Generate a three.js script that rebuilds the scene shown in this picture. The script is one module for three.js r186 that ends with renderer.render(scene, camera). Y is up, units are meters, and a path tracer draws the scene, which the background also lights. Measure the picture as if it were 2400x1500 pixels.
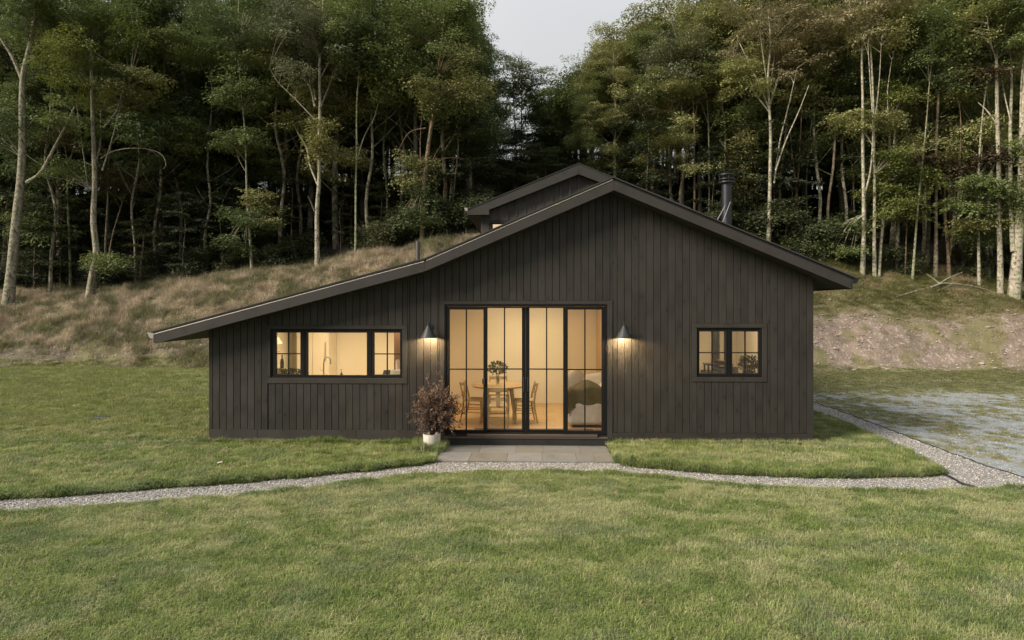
import * as THREE from 'three';
import { mergeGeometries } from 'three/addons/utils/BufferGeometryUtils.js';
import { RoundedBoxGeometry } from 'three/addons/geometries/RoundedBoxGeometry.js';
import { RectAreaLightUniformsLib } from 'three/addons/lights/RectAreaLightUniformsLib.js';

// ---------------------------------------------------------------- camera, sky, sun, exposure
const scene = new THREE.Scene();
const camera = new THREE.PerspectiveCamera((2 * Math.atan(750 / 1500) * 180) / Math.PI, 1.6, 0.1, 600);
const YAW = Math.atan(0.0288), EYE = new THREE.Vector3(0.0896, 2.62, 12.0024);
camera.position.copy(EYE);
camera.rotation.y = YAW;
camera.setViewOffset(2400, 1500, 0, 30, 2400, 1500);
const renderer = new THREE.WebGLRenderer({ antialias: true });
renderer.toneMapping = THREE.LinearToneMapping;
renderer.toneMappingExposure = 1.9;
renderer.shadowMap.enabled = true;
RectAreaLightUniformsLib.init();

function rng(seed) { let a = seed >>> 0; return () => { a = (a + 0x6d2b79f5) | 0; let t = Math.imul(a ^ (a >>> 15), 1 | a); t = (t + Math.imul(t ^ (t >>> 7), 61 | t)) ^ t; return ((t ^ (t >>> 14)) >>> 0) / 4294967296; }; }
const clamp = (x, a = 0, b = 1) => Math.min(b, Math.max(a, x)), lerp = (a, b, t) => a + (b - a) * t;
const smooth = (a, b, x) => { const t = clamp((x - a) / (b - a)); return t * t * (3 - 2 * t); };
function hash2(i, j, s = 0) { let h = Math.imul(i, 374761393) + Math.imul(j, 668265263) + Math.imul(s, 1274126177); h = Math.imul(h ^ (h >>> 13), 1274126177); return ((h ^ (h >>> 16)) >>> 0) / 4294967296; }
function vnoise(x, y, s = 0, wx = 0, wy = 0) {
  const i = Math.floor(x), j = Math.floor(y), fx = x - i, fy = y - j, u = fx * fx * (3 - 2 * fx), v = fy * fy * (3 - 2 * fy);
  const m = (a, w) => (w ? ((a % w) + w) % w : a);
  const a = hash2(m(i, wx), m(j, wy), s), b = hash2(m(i + 1, wx), m(j, wy), s), c = hash2(m(i, wx), m(j + 1, wy), s), d = hash2(m(i + 1, wx), m(j + 1, wy), s);
  return lerp(lerp(a, b, u), lerp(c, d, u), v);
}
function fbm(x, y, s = 0, o = 4) { let r = 0, a = 0.5, n = 0; for (let k = 0; k < o; k++) { r += a * vnoise(x, y, s + k); n += a; x *= 2.03; y *= 2.03; a *= 0.5; } return r / n; }

{ // an even, thinly clouded evening sky: brighter overhead than at the horizon
  const W = 512, Hh = 256, data = new Float32Array(W * Hh * 4);
  for (let j = 0; j < Hh; j++) {
    const el = ((j + 0.5) / Hh - 0.5) * Math.PI, s = Math.max(0, Math.sin(el)), k = (1 + 2 * s) / 3;
    for (let i = 0; i < W; i++) {
      const az = ((i + 0.5) / W) * Math.PI * 2, n = fbm(3 + 3 * Math.cos(az) * Math.cos(el) + 7, 3 * Math.sin(az) * Math.cos(el) + 9 + 4 * s, 5, 4) - 0.5;
      const L = 0.6 * k * (1 + 0.34 * n), o = (j * W + i) * 4, b = clamp(0.5 - n * 1.2);
      data[o] = L * (0.985 - 0.03 * b); data[o + 1] = L * 1.0; data[o + 2] = L * (1.0 + 0.06 * b); data[o + 3] = 1;
    }
  }
  const t = new THREE.DataTexture(data, W, Hh, THREE.RGBAFormat, THREE.FloatType);
  t.mapping = THREE.EquirectangularReflectionMapping; t.magFilter = THREE.LinearFilter; t.minFilter = THREE.LinearFilter; t.needsUpdate = true;
  scene.background = t; scene.environment = t;
}
const sun = new THREE.DirectionalLight(new THREE.Color(1, 0.9, 0.77), 3.6);
sun.name = 'sun';
sun.position.set(-44, 34, 18); sun.target.position.set(0, 2, -8);
sun.castShadow = true; sun.shadow.radius = 42; sun.shadow.mapSize.set(4096, 4096);
Object.assign(sun.shadow.camera, { left: -45, right: 45, top: 40, bottom: -40, near: 1, far: 140 });
scene.add(sun, sun.target);

// ---------------------------------------------------------------- helpers
const RX = [Math.cos(YAW), -Math.sin(YAW)], BK = [Math.sin(YAW), Math.cos(YAW)];
// a point measured on the photograph (2400 x 1500) at a depth in metres
function at(px, py, d) { const a = ((px - 1200) / 1500) * d; return new THREE.Vector3(EYE.x + RX[0] * a - BK[0] * d, EYE.y + ((720 - py) / 1500) * d, EYE.z + RX[1] * a - BK[1] * d); }
function onZ(px, py, z) { const a = (px - 1200) / 1500, d = (z - EYE.z) / (a * RX[1] - BK[1]); return at(px, py, d); }
const used = {};
function numbered(n) { used[n] = (used[n] ?? -1) + 1; return used[n] ? n + '_' + String(used[n]).padStart(3, '0') : n; }
function tag(o, label, category, group, kind) { if (label) o.userData.label = label; if (category) o.userData.category = category; if (group) o.userData.group = group; if (kind) o.userData.kind = kind; return o; }
function mesh(name, geo, mat, parent = scene) { if (Array.isArray(geo)) geo = merge(geo); const m = new THREE.Mesh(geo, mat); m.name = parent === scene ? numbered(name) : name; m.castShadow = m.receiveShadow = true; parent.add(m); return m; }
function thing(name, label, category, pos = [0, 0, 0], turn = 0, group) { const g = new THREE.Group(); g.name = numbered(name); scene.add(g); g.position.set(...pos); g.rotation.y = turn; return tag(g, label, category, group); }
function struct(name, geo, mat) { const m = mesh(name, geo, mat); m.userData.kind = 'structure'; return m; }
function inst(name, geo, mat, list, parent = scene) { // list of {m: Matrix4, c: [r,g,b]}
  const o = new THREE.InstancedMesh(geo, mat, list.length); o.name = parent === scene ? numbered(name) : name; o.castShadow = o.receiveShadow = true;
  const c = new THREE.Color(); list.forEach((e, i) => { o.setMatrixAt(i, e.m); if (e.c) o.setColorAt(i, c.setRGB(...e.c)); }); parent.add(o); return o;
}
function copyOf(o, label) { const c = o.clone(); c.name = numbered(o.name.replace(/_\d{3}$/, '')); c.userData = { ...o.userData }; if (label) c.userData.label = label; scene.add(c); return c; }
function merge(list) { return mergeGeometries(list.map((g) => { let h = g.index ? g.toNonIndexed() : g; for (const k of Object.keys(h.attributes)) if (!['position', 'normal', 'uv'].includes(k)) h.deleteAttribute(k); return h; })); }
function box(x0, x1, y0, y1, z0, z1) { // uv in metres
  const g = new THREE.BoxGeometry(x1 - x0, y1 - y0, z1 - z0); g.translate((x0 + x1) / 2, (y0 + y1) / 2, (z0 + z1) / 2); return boxUV(g); }
function boxUV(g, ox = 0, oy = 0) { const p = g.attributes.position, n = g.attributes.normal, uv = new Float32Array(p.count * 2); for (let i = 0; i < p.count; i++) { const ax = Math.abs(n.getX(i)), ay = Math.abs(n.getY(i)), az = Math.abs(n.getZ(i)); const [u, v] = az >= ax && az >= ay ? [p.getX(i), p.getY(i)] : ax >= ay ? [p.getZ(i), p.getY(i)] : [p.getX(i), p.getZ(i)]; uv[i * 2] = u + ox; uv[i * 2 + 1] = v + oy; } g.setAttribute('uv', new THREE.BufferAttribute(uv, 2)); return g; }
function rbox(w, h, d, r, x = 0, y = 0, z = 0, seg = 2) { const g = new RoundedBoxGeometry(w, h, d, seg, r); g.translate(x, y, z); return boxUV(g); }
function poly(pts, z0, z1, holes = [], bevel = 0) { const s = new THREE.Shape(pts.map((p) => new THREE.Vector2(p[0], p[1]))); for (const h of holes) s.holes.push(new THREE.Path(h.map((p) => new THREE.Vector2(p[0], p[1])))); const g = new THREE.ExtrudeGeometry(s, { depth: z1 - z0 - 2 * bevel, bevelEnabled: bevel > 0, bevelSize: bevel, bevelThickness: bevel, bevelOffset: -bevel, bevelSegments: 1, curveSegments: 8 }); g.translate(0, 0, z0 + bevel); return boxUV(g); }
const rect = (x0, x1, y0, y1) => [[x0, y0], [x1, y0], [x1, y1], [x0, y1]];
function ring(x0, x1, y0, y1, t, z0, z1, tb = t) { return poly(rect(x0, x1, y0, y1), z0, z1, [[[x0 + t, y0 + tb], [x0 + t, y1 - t], [x1 - t, y1 - t], [x1 - t, y0 + tb]]], 0.003); }
function tube(points, radii, sides = 6, sub = 3, ends = true) { // tapered limb through points
  const curve = points.length > 2 ? new THREE.CatmullRomCurve3(points) : new THREE.LineCurve3(points[0], points[1]), N = points.length > 2 ? (points.length - 1) * sub : 2, pos = [], nor = [], uv = [], idx = [];
  let up = new THREE.Vector3(0.31, 0.2, 0.93), len = 0, prev = null; const c = new THREE.Vector3(), tn = new THREE.Vector3(), a = new THREE.Vector3(), b = new THREE.Vector3();
  for (let i = 0; i <= N; i++) {
    const t = i / N; curve.getPoint(t, c); curve.getTangent(t, tn); a.copy(up).addScaledVector(tn, -up.dot(tn)).normalize(); up = a.clone(); b.crossVectors(tn, a);
    if (prev) len += prev.distanceTo(c); prev = c.clone();
    const f = t * (radii.length - 1), k = Math.min(radii.length - 2, Math.floor(f)), r = lerp(radii[k], radii[k + 1], f - k);
    for (let j = 0; j <= sides; j++) { const q = (j / sides) * Math.PI * 2, cs = Math.cos(q), sn = Math.sin(q); const nx = a.x * cs + b.x * sn, ny = a.y * cs + b.y * sn, nz = a.z * cs + b.z * sn; pos.push(c.x + nx * r, c.y + ny * r, c.z + nz * r); nor.push(nx, ny, nz); uv.push((j / sides) * Math.max(0.3, radii[0] * 6), len); }
  }
  for (let i = 0; i < N; i++) for (let j = 0; j < sides; j++) { const p = i * (sides + 1) + j, q = p + sides + 1; idx.push(p, p + 1, q, p + 1, q + 1, q); }
  const g = new THREE.BufferGeometry(); g.setAttribute('position', new THREE.Float32BufferAttribute(pos, 3)); g.setAttribute('normal', new THREE.Float32BufferAttribute(nor, 3)); g.setAttribute('uv', new THREE.Float32BufferAttribute(uv, 2)); g.setIndex(idx); return g;
}
const V = (x, y, z) => new THREE.Vector3(x, y, z);
function cyl(r0, r1, h, x, y, z, seg = 20, open = false) { const g = new THREE.CylinderGeometry(r1, r0, h, seg, 1, open); g.translate(x, y + h / 2, z); return g; }
function bar(a, b, r, sides = 6) { return tube([V(...a), V(...b)], [r, r], sides); }
function M4(x, y, z, ry = 0, sx = 1, sy = sx, sz = sx, rx = 0, rz = 0) { return new THREE.Matrix4().compose(V(x, y, z), new THREE.Quaternion().setFromEuler(new THREE.Euler(rx, ry, rz, 'YXZ')), V(sx, sy, sz)); }
function lerpTab(t, x) { if (x <= t[0][0]) return t[0][1]; for (let i = 1; i < t.length; i++) if (x <= t[i][0]) { const [a, p] = t[i - 1], [b, q] = t[i]; return lerp(p, q, (x - a) / (b - a)); } return t[t.length - 1][1]; }
function inside(p, x, z) { let c = false; for (let i = 0, j = p.length - 1; i < p.length; j = i++) if (p[i][1] > z !== p[j][1] > z && x < ((p[j][0] - p[i][0]) * (z - p[i][1])) / (p[j][1] - p[i][1]) + p[i][0]) c = !c; return c; }

// ---------------------------------------------------------------- procedural textures
function tex(W, Hh, f, srgb = false, rep = 1, repY = rep) { // f(u,v) -> [r,g,b] linear or a grey
  const d = new Uint8Array(W * Hh * 4), enc = (x) => Math.round(255 * clamp(srgb ? (x <= 0.0031308 ? x * 12.92 : 1.055 * Math.pow(x, 1 / 2.4) - 0.055) : x));
  for (let j = 0; j < Hh; j++) for (let i = 0; i < W; i++) { const c = f((i + 0.5) / W, (j + 0.5) / Hh), o = (j * W + i) * 4; if (typeof c === 'number') d[o] = d[o + 1] = d[o + 2] = enc(c); else { d[o] = enc(c[0]); d[o + 1] = enc(c[1]); d[o + 2] = enc(c[2]); } d[o + 3] = 255; }
  const t = new THREE.DataTexture(d, W, Hh, THREE.RGBAFormat); if (srgb) t.colorSpace = THREE.SRGBColorSpace; t.wrapS = t.wrapT = THREE.RepeatWrapping; t.magFilter = THREE.LinearFilter; t.minFilter = THREE.LinearMipmapLinearFilter; t.generateMipmaps = true; t.repeat.set(rep, repY); t.needsUpdate = true; return t;
}
const tn = (u, v, fx, fy, s) => vnoise(u * fx, v * fy, s, fx, fy);
const grainTex = tex(256, 512, (u, v) => { const g = 0.35 * tn(u, v, 64, 4, 1) + 0.3 * tn(u, v, 128, 12, 2) + 0.35 * tn(u, v, 6, 5, 3); const blot = tn(u, v, 4, 8, 4); const k = 0.66 + 0.48 * g + 0.3 * (blot - 0.5); const kx = u * 4 % 1 - 0.5, ky = (v * 3 + 0.37 * Math.floor(u * 4)) % 1 - 0.5; const knot = Math.exp(-(kx * kx * 160 + ky * ky * 500)); const c = k * (1 - 0.5 * knot); return [c, c * (0.985 + 0.03 * blot), c * (0.95 + 0.08 * tn(u, v, 3, 4, 9))]; }, true, 0.9, 0.45);
const grainBump = tex(256, 256, (u, v) => 0.5 * tn(u, v, 128, 6, 1) + 0.5 * tn(u, v, 40, 4, 2), false, 1.6, 0.8);
const roughTex = tex(128, 128, (u, v) => 0.75 + 0.35 * (tn(u, v, 8, 8, 6) - 0.4), false, 0.7);
const barkTex = tex(256, 512, (u, v) => { const n = tn(u, v, 6, 14, 1), f = tn(u, v, 24, 40, 2), l = tn(u, v, 5, 9, 3), h = tn(u, v, 4, 60, 4); let k = 0.5 + 0.42 * n + 0.34 * (f - 0.5); if (l > 0.6) k *= 1 + 0.45 * smooth(0.6, 0.75, l); if (h > 0.74) k *= 0.7; if (f * n > 0.45) k *= 0.5; if (tn(u, v, 10, 22, 11) > 0.72) k *= 0.45; const gr = smooth(0.55, 0.8, tn(u, v, 4, 6, 7)); return [k * (1 - 0.12 * gr), k * 0.97, k * (0.9 - 0.14 * gr)]; }, true, 1, 0.5);
const barkBump = tex(128, 256, (u, v) => 0.6 * tn(u, v, 16, 20, 2) + 0.4 * tn(u, v, 40, 60, 5), false, 1, 0.7);
const stoneTex = tex(256, 256, (u, v) => { const k = 0.8 + 0.28 * tn(u, v, 5, 5, 1) + 0.18 * (tn(u, v, 40, 40, 2) - 0.5) + 0.14 * (tn(u, v, 14, 14, 8) - 0.5); return [k, k, k * (0.96 + 0.06 * tn(u, v, 4, 4, 4))]; }, true, 0.8);
const fineBump = tex(128, 128, (u, v) => 0.5 * tn(u, v, 32, 32, 1) + 0.5 * tn(u, v, 64, 64, 2), false, 2);
const plasterTex = tex(128, 128, (u, v) => 0.93 + 0.07 * tn(u, v, 6, 6, 3), true, 0.4);
const floorTex = tex(512, 512, (u, v) => { const row = Math.floor(v * 8), e = Math.min((v * 8) % 1, 1 - ((v * 8) % 1)); const k = 0.8 + 0.3 * hash2(row, Math.floor(u * 2 + hash2(row, 3) * 2) % 2, 4) + 0.2 * (tn(u, v, 8, 128, 2) - 0.5) - (e < 0.03 ? 0.35 : 0); return [k, k * 0.97, k * 0.92]; }, true, 0.9);
const clothTex = tex(128, 128, (u, v) => 0.85 + 0.15 * tn(u, v, 64, 64, 3) - 0.1 * tn(u, v, 6, 6, 1), true, 3);
const rgb = (r, g, b) => new THREE.Color().setRGB(r, g, b);
function mat(c, o = {}) { return new THREE.MeshPhysicalMaterial({ color: rgb(...c), roughness: 0.8, ...o }); }
const woodTint = [[0.0345, 0.0308, 0.026], [0.0305, 0.0278, 0.0239], [0.037, 0.0327, 0.0273], [0.0325, 0.0292, 0.0247], [0.029, 0.0266, 0.023], [0.0338, 0.0308, 0.0262]];
const MW = woodTint.map((c) => mat(c, { map: grainTex, bumpMap: grainBump, bumpScale: 0.0008, roughness: 0.62, specularIntensity: 0.5, roughnessMap: roughTex }));
const MW2 = woodTint.map((c, i) => mat(c.map((x) => x * (1.6 + 0.8 * hash2(i, 3, 1))), { map: grainTex, bumpMap: grainBump, bumpScale: 0.0012, roughness: 0.7, specularIntensity: 0.5 }));
const M = {
  trim: mat([0.034, 0.0305, 0.0258], { map: grainTex, bumpMap: grainBump, bumpScale: 0.001, roughness: 0.66, specularIntensity: 0.5 }),
  fascia: mat([0.033, 0.0298, 0.027], { map: stoneTex, roughness: 0.6, specularIntensity: 0.5 }),
  core: mat([0.015, 0.013, 0.011]),
  roof: mat([0.03, 0.029, 0.028], { map: stoneTex, bumpMap: fineBump, bumpScale: 0.003, roughness: 0.95 }),
  soffit: mat([0.03, 0.027, 0.024], { map: grainTex }),
  drip: mat([0.42, 0.38, 0.33], { metalness: 0.5, roughness: 0.42 }),
  gutter: mat([0.3, 0.28, 0.25], { metalness: 0.4, roughness: 0.45 }),
  darkGutter: mat([0.02, 0.02, 0.02], { metalness: 0.3, roughness: 0.5 }),
  frame: mat([0.008, 0.008, 0.008], { roughness: 0.55, specularIntensity: 0.25 }),
  sashDark: mat([0.012, 0.011, 0.01], { roughness: 0.5, specularIntensity: 0.3 }),
  sill: mat([0.1, 0.078, 0.062], { metalness: 0.5, roughness: 0.45 }),
  riser: mat([0.022, 0.022, 0.021], { map: grainTex, roughness: 0.55, specularIntensity: 0.5 }),
  glass: new THREE.MeshPhysicalMaterial({ color: rgb(0.97, 0.97, 0.96), transmission: 1, roughness: 0.0, thickness: 0, ior: 1.5 }),
  screenGlass: new THREE.MeshPhysicalMaterial({ color: rgb(0.86, 0.82, 0.78), transmission: 1, roughness: 0.0, thickness: 0, ior: 1.5 }),
  wall: mat([0.76, 0.72, 0.64], { map: plasterTex, roughness: 0.95 }),
  tanWall: mat([0.5, 0.36, 0.22], { map: plasterTex, roughness: 0.9 }),
  ceiling: mat([0.8, 0.78, 0.73], { roughness: 0.95 }),
  floor: mat([0.54, 0.38, 0.22], { map: floorTex, roughness: 0.38 }),
  oak: mat([0.46, 0.32, 0.18], { map: grainTex, roughness: 0.5 }),
  seat: mat([0.5, 0.38, 0.22], { map: clothTex, roughness: 0.9 }),
  steel: mat([0.5, 0.47, 0.43], { metalness: 0.9, roughness: 0.3 }),
  black: mat([0.018, 0.018, 0.018], { roughness: 0.5 }),
  lamp: mat([0.03, 0.032, 0.034], { roughness: 0.5, metalness: 0.3 }),
  lampInside: mat([0.7, 0.66, 0.58], { roughness: 0.7 }),
  flue: mat([0.035, 0.035, 0.038], { roughness: 0.42, metalness: 0.6 }),
  galv: mat([0.45, 0.46, 0.45], { roughness: 0.4, metalness: 0.8 }),
  pot: mat([0.58, 0.54, 0.47], { map: stoneTex, bumpMap: fineBump, bumpScale: 0.002, roughness: 0.85 }),
};
function glow(c, k) { return new THREE.MeshStandardMaterial({ color: 0x000000, emissive: rgb(...c), emissiveIntensity: k }); }

// ---------------------------------------------------------------- terrain
const TREELINE = [[-26, 3.2], [-20.7, 3.2], [-16.8, 3.7], [-13, 4.2], [-9.9, 4.6], [-8.2, 4.9], [-5, 5.4], [-2.8, 5.8], [3.2, 6.0], [11.2, 5.3], [15.6, 4.2], [17.8, 3.95], [21, 3.7], [24, 3.5], [40, 3.3]];
const toeShift = (x) => 1.5 * (fbm(x * 0.32 + 9, 4.3, 57, 3) - 0.5) - 0.15;
function terrainY(x, z0) {
  let z = z0;
  const T = lerpTab(TREELINE, x);
  let y = -0.02 + (z < 1 ? lerp(0.37 * smooth(1, -11.5, z) * (0.55 + 0.45 * smooth(-1, -9, z)), 0.37 * smooth(-8.2, -11.8, z), smooth(1, 5, x)) : 0);
  if (z < -10.6) {
    z += toeShift(x);
    const wr = smooth(5, 9, x), tl = clamp((-11.6 - z) / 5.9), tr = z > -13.9 ? 1.95 * smooth(-11.5, -13.9, z) : 1.95 + (T - 2.3) * clamp((-13.9 - z) / 4.1);
    const left = (T - 0.35) * (0.25 * smooth(0, 1, tl) + 0.75 * (tl < 1 ? Math.sin((tl * Math.PI) / 2) * 0.45 + tl * 0.55 : 1));
    y += lerp(left, tr, wr);
    y += (fbm(x * 0.7, z * 0.7, 3, 3) - 0.5) * 0.45 * smooth(-11.5, -13, z) + (fbm(x * 2.6, z * 2.6, 8, 2) - 0.5) * 0.14 * smooth(-11.5, -12.5, z);
  }
  z = z0;
  if (z < -18) { const t = -18 - z; y += 0.42 * Math.min(t, 20) - (t > 20 ? 0.05 * Math.min(40, t - 20) : 0) + (fbm(x * 0.15, z * 0.15, 12, 3) - 0.5) * 1.6 * smooth(0, 6, t); }
  return y;
}
// edges of the gravel path, from left to right, in metres on the ground
const upL = [[-14, 5.7], [-10, 4.55], [-7.06, 3.58], [-6.42, 3.37], [-5.87, 3.16], [-5.19, 2.9], [-4.45, 2.7], [-3.45, 2.32], [-2.75, 2.0], [-2.03, 1.6], [-1.72, 1.5], [-1.53, 1.29]];
const upR = [[1.53, 1.25], [1.64, 1.42], [1.87, 1.55], [2.51, 1.75], [3.13, 1.91], [3.74, 2.04], [4.37, 2.1], [5.01, 2.1], [5.69, 2.04], [6.49, 1.86]];
const low = [[-14, 6.6], [-9.6, 5.2], [-6.53, 4.2], [-5.94, 4.0], [-5.32, 3.81], [-4.77, 3.61], [-4.1, 3.42], [-3.4, 3.13], [-2.67, 2.72], [-1.88, 2.33], [-1.31, 2.17], [-0.59, 2.0], [0.32, 1.95], [1.07, 2.0], [1.65, 2.1], [2.06, 2.28], [2.64, 2.5], [3.21, 2.66], [3.79, 2.76], [4.34, 2.84], [4.91, 2.88], [5.51, 2.87], [6.14, 2.8], [6.41, 2.72], [7.14, 2.66], [9, 2.7], [14, 2.9]];
const sideL = [[6.49, 1.86], [6.64, 1.13], [6.7, 0.38], [6.88, -0.92], [6.97, -2.39], [6.95, -3.61], [6.95, -9]];
const sideR = [[14, 2.3], [9, 2.15], [7.62, 2.05], [7.55, 1.3], [7.62, -0.29], [7.73, -1.77], [7.78, -2.89], [7.85, -4.6], [7.85, -9]];
// ragged edges: resample each line and push it in and out by a few centimetres
function ragged(line, amp) { const o = []; for (let i = 0; i < line.length - 1; i++) { const [a, b] = line[i], [c, d] = line[i + 1], L = Math.hypot(c - a, d - b), n = Math.max(1, Math.round(L / 0.07)); for (let k = 0; k < n; k++) { const t = k / n, x = lerp(a, c, t), z = lerp(b, d, t), w = i + k ? amp * (1.4 * (fbm(x * 2.2, z * 2.2, 7, 2) - 0.5) + 1.2 * (vnoise(x * 9, z * 9, 9) - 0.5)) : 0; o.push([x - ((d - b) / L) * w, z + ((c - a) / L) * w]); } } o.push(line[line.length - 1]); return o; }
for (const l of [upL, upR, low, sideL, sideR]) { const n = ragged(l, l === sideR ? 0.05 : 0.075); l.length = 0; l.push(...n); }
const pathPoly = [...upL, ...upR, ...sideL.slice(1), ...[...sideR].reverse(), ...[...low].reverse()];
const frontPoly = [...low, [14, 9], [-14, 12]];
const leftPoly = [...upL, [-1.53, -0.02], [-6.01, -0.02], [-6.01, -1.2], [-30, -1.2], [-30, 9]];
const rightPoly = [...upR, ...sideL.slice(1), [5.32, -9], [5.32, -0.02], [1.53, -0.02]];

function sheetXZ(p, y0, y1) { // a slab from a plan outline
  const s = new THREE.Shape(p.map(([x, z]) => new THREE.Vector2(x, -z))), g = new THREE.ExtrudeGeometry(s, { depth: y1 - y0, bevelEnabled: false }); g.rotateX(-Math.PI / 2); g.translate(0, y0, 0);
  const q = g.attributes.position, uv = new Float32Array(q.count * 2); for (let i = 0; i < q.count; i++) { uv[i * 2] = q.getX(i); uv[i * 2 + 1] = q.getZ(i); } g.setAttribute('uv', new THREE.BufferAttribute(uv, 2)); return g;
}
const GX0 = -30, GX1 = 34, GZ0 = -24, GZ1 = 4;
function groundColor(x, z) {
  const n1 = fbm(x * 0.8, z * 0.8, 21, 4), n2 = fbm(x * 4, z * 4, 31, 3), n3 = fbm(x * 14, z * 14, 41, 2);
  const T = (a, b, t) => [lerp(a[0], b[0], t), lerp(a[1], b[1], t), lerp(a[2], b[2], t)];
  const grass = T([0.1, 0.115, 0.032], [0.185, 0.175, 0.065], n2), straw = T([0.075, 0.06, 0.036], [0.16, 0.125, 0.08], n2), litter = T([0.022, 0.019, 0.012], [0.045, 0.037, 0.024], n2);
  const earth = T(T(T([0.11, 0.085, 0.065], [0.235, 0.18, 0.14], n2), [0.3, 0.25, 0.21], smooth(0.62, 0.8, n3)), T(grass, straw, 0.6), smooth(0.5, 0.66, fbm(x * 1.3, z * 2.2, 23, 3) + 0.22 * smooth(10.5, 8, x)));
  const crushed = T(T([0.17, 0.185, 0.195], [0.31, 0.335, 0.35], n3), [0.13, 0.12, 0.09], 0.6 * n2);
  let c = grass;
  if (x > 7 && z > -11) { const g = smooth(0.47, 0.55, n1 * 0.4 + n2 * 0.38 + n3 * 0.22 + 0.1 * smooth(-6.5, -10, z) + 0.14 * smooth(8.6, 7.6, x) * smooth(-1, -5, z)); c = T(crushed, T(grass, [0.2, 0.17, 0.1], n3), g); c = T(c, T(grass, [0.2, 0.17, 0.09], n1), smooth(-7.6, -9.6, z + 1.6 * (n1 - 0.5))); }
  if (z < -11) {
    const zz = z + toeShift(x) + 0.9 * (n1 - 0.5), right = smooth(5, 8, x);
    const lc = T(T(straw, grass, 0.35), [0.085, 0.066, 0.05], smooth(0.45, 0.6, n1) * 0.8), re = T(earth, T(grass, straw, 0.5), smooth(-13.4, -14.6, zz));
    c = T(c, T(lc, re, right), smooth(-11.2, -11.9, zz));
  }
  return T(c, litter, smooth(-17.6, -18.6, z + 1.0 * (n1 - 0.5)));
}
{
  const t = tex(2048, 2048, (u, v) => groundColor(lerp(GX0, GX1, u), lerp(GZ0, GZ1, v)), true); t.wrapS = t.wrapT = THREE.ClampToEdgeWrapping;
  const xs = [], zs = []; for (let x = -34; x <= 34.01; x += 0.3) xs.push(x); for (let z = 6; z >= -44.01; z -= 0.3) zs.push(z);
  for (let s = 2, x = 36; x < 260; x += s, s *= 1.35) { xs.push(x); xs.unshift(-x); } for (let s = 2, z = -46; z > -260; z -= s, s *= 1.35) zs.push(z); for (let s = 2, z = 8; z < 200; z += s, s *= 1.4) zs.unshift(z);
  const pos = [], uv = [], idx = [], nx = xs.length; for (const z of zs) for (const x of xs) { pos.push(x, terrainY(x, z), z); uv.push((x - GX0) / (GX1 - GX0), (z - GZ0) / (GZ1 - GZ0)); }
  for (let j = 0; j < zs.length - 1; j++) for (let i = 0; i < nx - 1; i++) { const a = j * nx + i, b = a + nx; idx.push(a, a + 1, b, a + 1, b + 1, b); }
  const g = new THREE.BufferGeometry(); g.setAttribute('position', new THREE.Float32BufferAttribute(pos, 3)); g.setAttribute('uv', new THREE.Float32BufferAttribute(uv, 2)); g.setIndex(idx); g.computeVertexNormals();
  const bump = fineBump.clone(); bump.repeat.set(60, 26); bump.needsUpdate = true;
  struct('ground', g, new THREE.MeshStandardMaterial({ map: t, roughness: 0.97, bumpMap: bump, bumpScale: 0.02 }));
}
const soil = tex(512, 512, (u, v) => { const a = tn(u, v, 8, 8, 1), b = tn(u, v, 60, 60, 2); return [0.075 + 0.04 * a + 0.03 * b, 0.082 + 0.03 * a + 0.03 * b, 0.028 + 0.015 * b]; }, true, 0.5);
const lawnMat = new THREE.MeshStandardMaterial({ map: soil, roughness: 1 });
const FRONT_Y = 0.03, LEFT_Y = 0.06, RIGHT_Y = 0.08;
struct('front_lawn', sheetXZ(frontPoly, -0.05, FRONT_Y), lawnMat);
struct('side_lawn', sheetXZ(leftPoly, -0.05, LEFT_Y), lawnMat);
struct('corner_lawn', sheetXZ(rightPoly, -0.05, RIGHT_Y), lawnMat);
const gravelTex = tex(512, 512, (u, v) => { const a = tn(u, v, 110, 110, 1), b = tn(u, v, 60, 60, 2); const k = 0.1 + 0.32 * Math.pow(a * 0.6 + b * 0.4, 1.4); return [k * 1.02, k * 0.97, k * 0.92]; }, true, 0.7);
struct('gravel_path', sheetXZ(pathPoly, -0.04, 0.012), new THREE.MeshStandardMaterial({ map: gravelTex, roughness: 0.95 }));

// patio of bluestone slabs, each its own slab with open joints
{
  const r = rng(77), ys = 0.03;
  const base = struct('patio', box(-1.5, 1.5, -0.03, 0.004, 0.03, 1.27), mat([0.1, 0.095, 0.08], { map: stoneTex }));
  const tints = [[0.1238, 0.1213, 0.1109], [0.129, 0.1213, 0.1032], [0.16, 0.1548, 0.1471], [0.1393, 0.1367, 0.1316], [0.1367, 0.129, 0.1109], [0.1161, 0.1135, 0.1058]].map((c) => mat(c, { map: stoneTex, bumpMap: fineBump, bumpScale: 0.0015, roughness: 0.8 }));
  const rows = [[0.035, 0.643, [-1.5, -0.83, -0.17, 0.32, 0.98, 1.5], [0, 3, 1, 0, 5]], [0.648, 1.27, [-1.51, -0.95, -0.31, 0.29, 0.88, 1.2, 1.51], [2, 1, 2, 3, 0, 4]]];
  for (const [z0, z1, xs, ti] of rows) for (let i = 0; i < xs.length - 1; i++) { const x0 = xs[i] + 0.0015, x1 = xs[i + 1] - 0.002; const g = rbox(x1 - x0, 0.03, z1 - z0 - 0.002, 0.003, (x0 + x1) / 2, 0.02 + r() * 0.004, (z0 + z1) / 2, 1); mesh('paving_slab', g, tints[ti[i]], base); }
}
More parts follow.
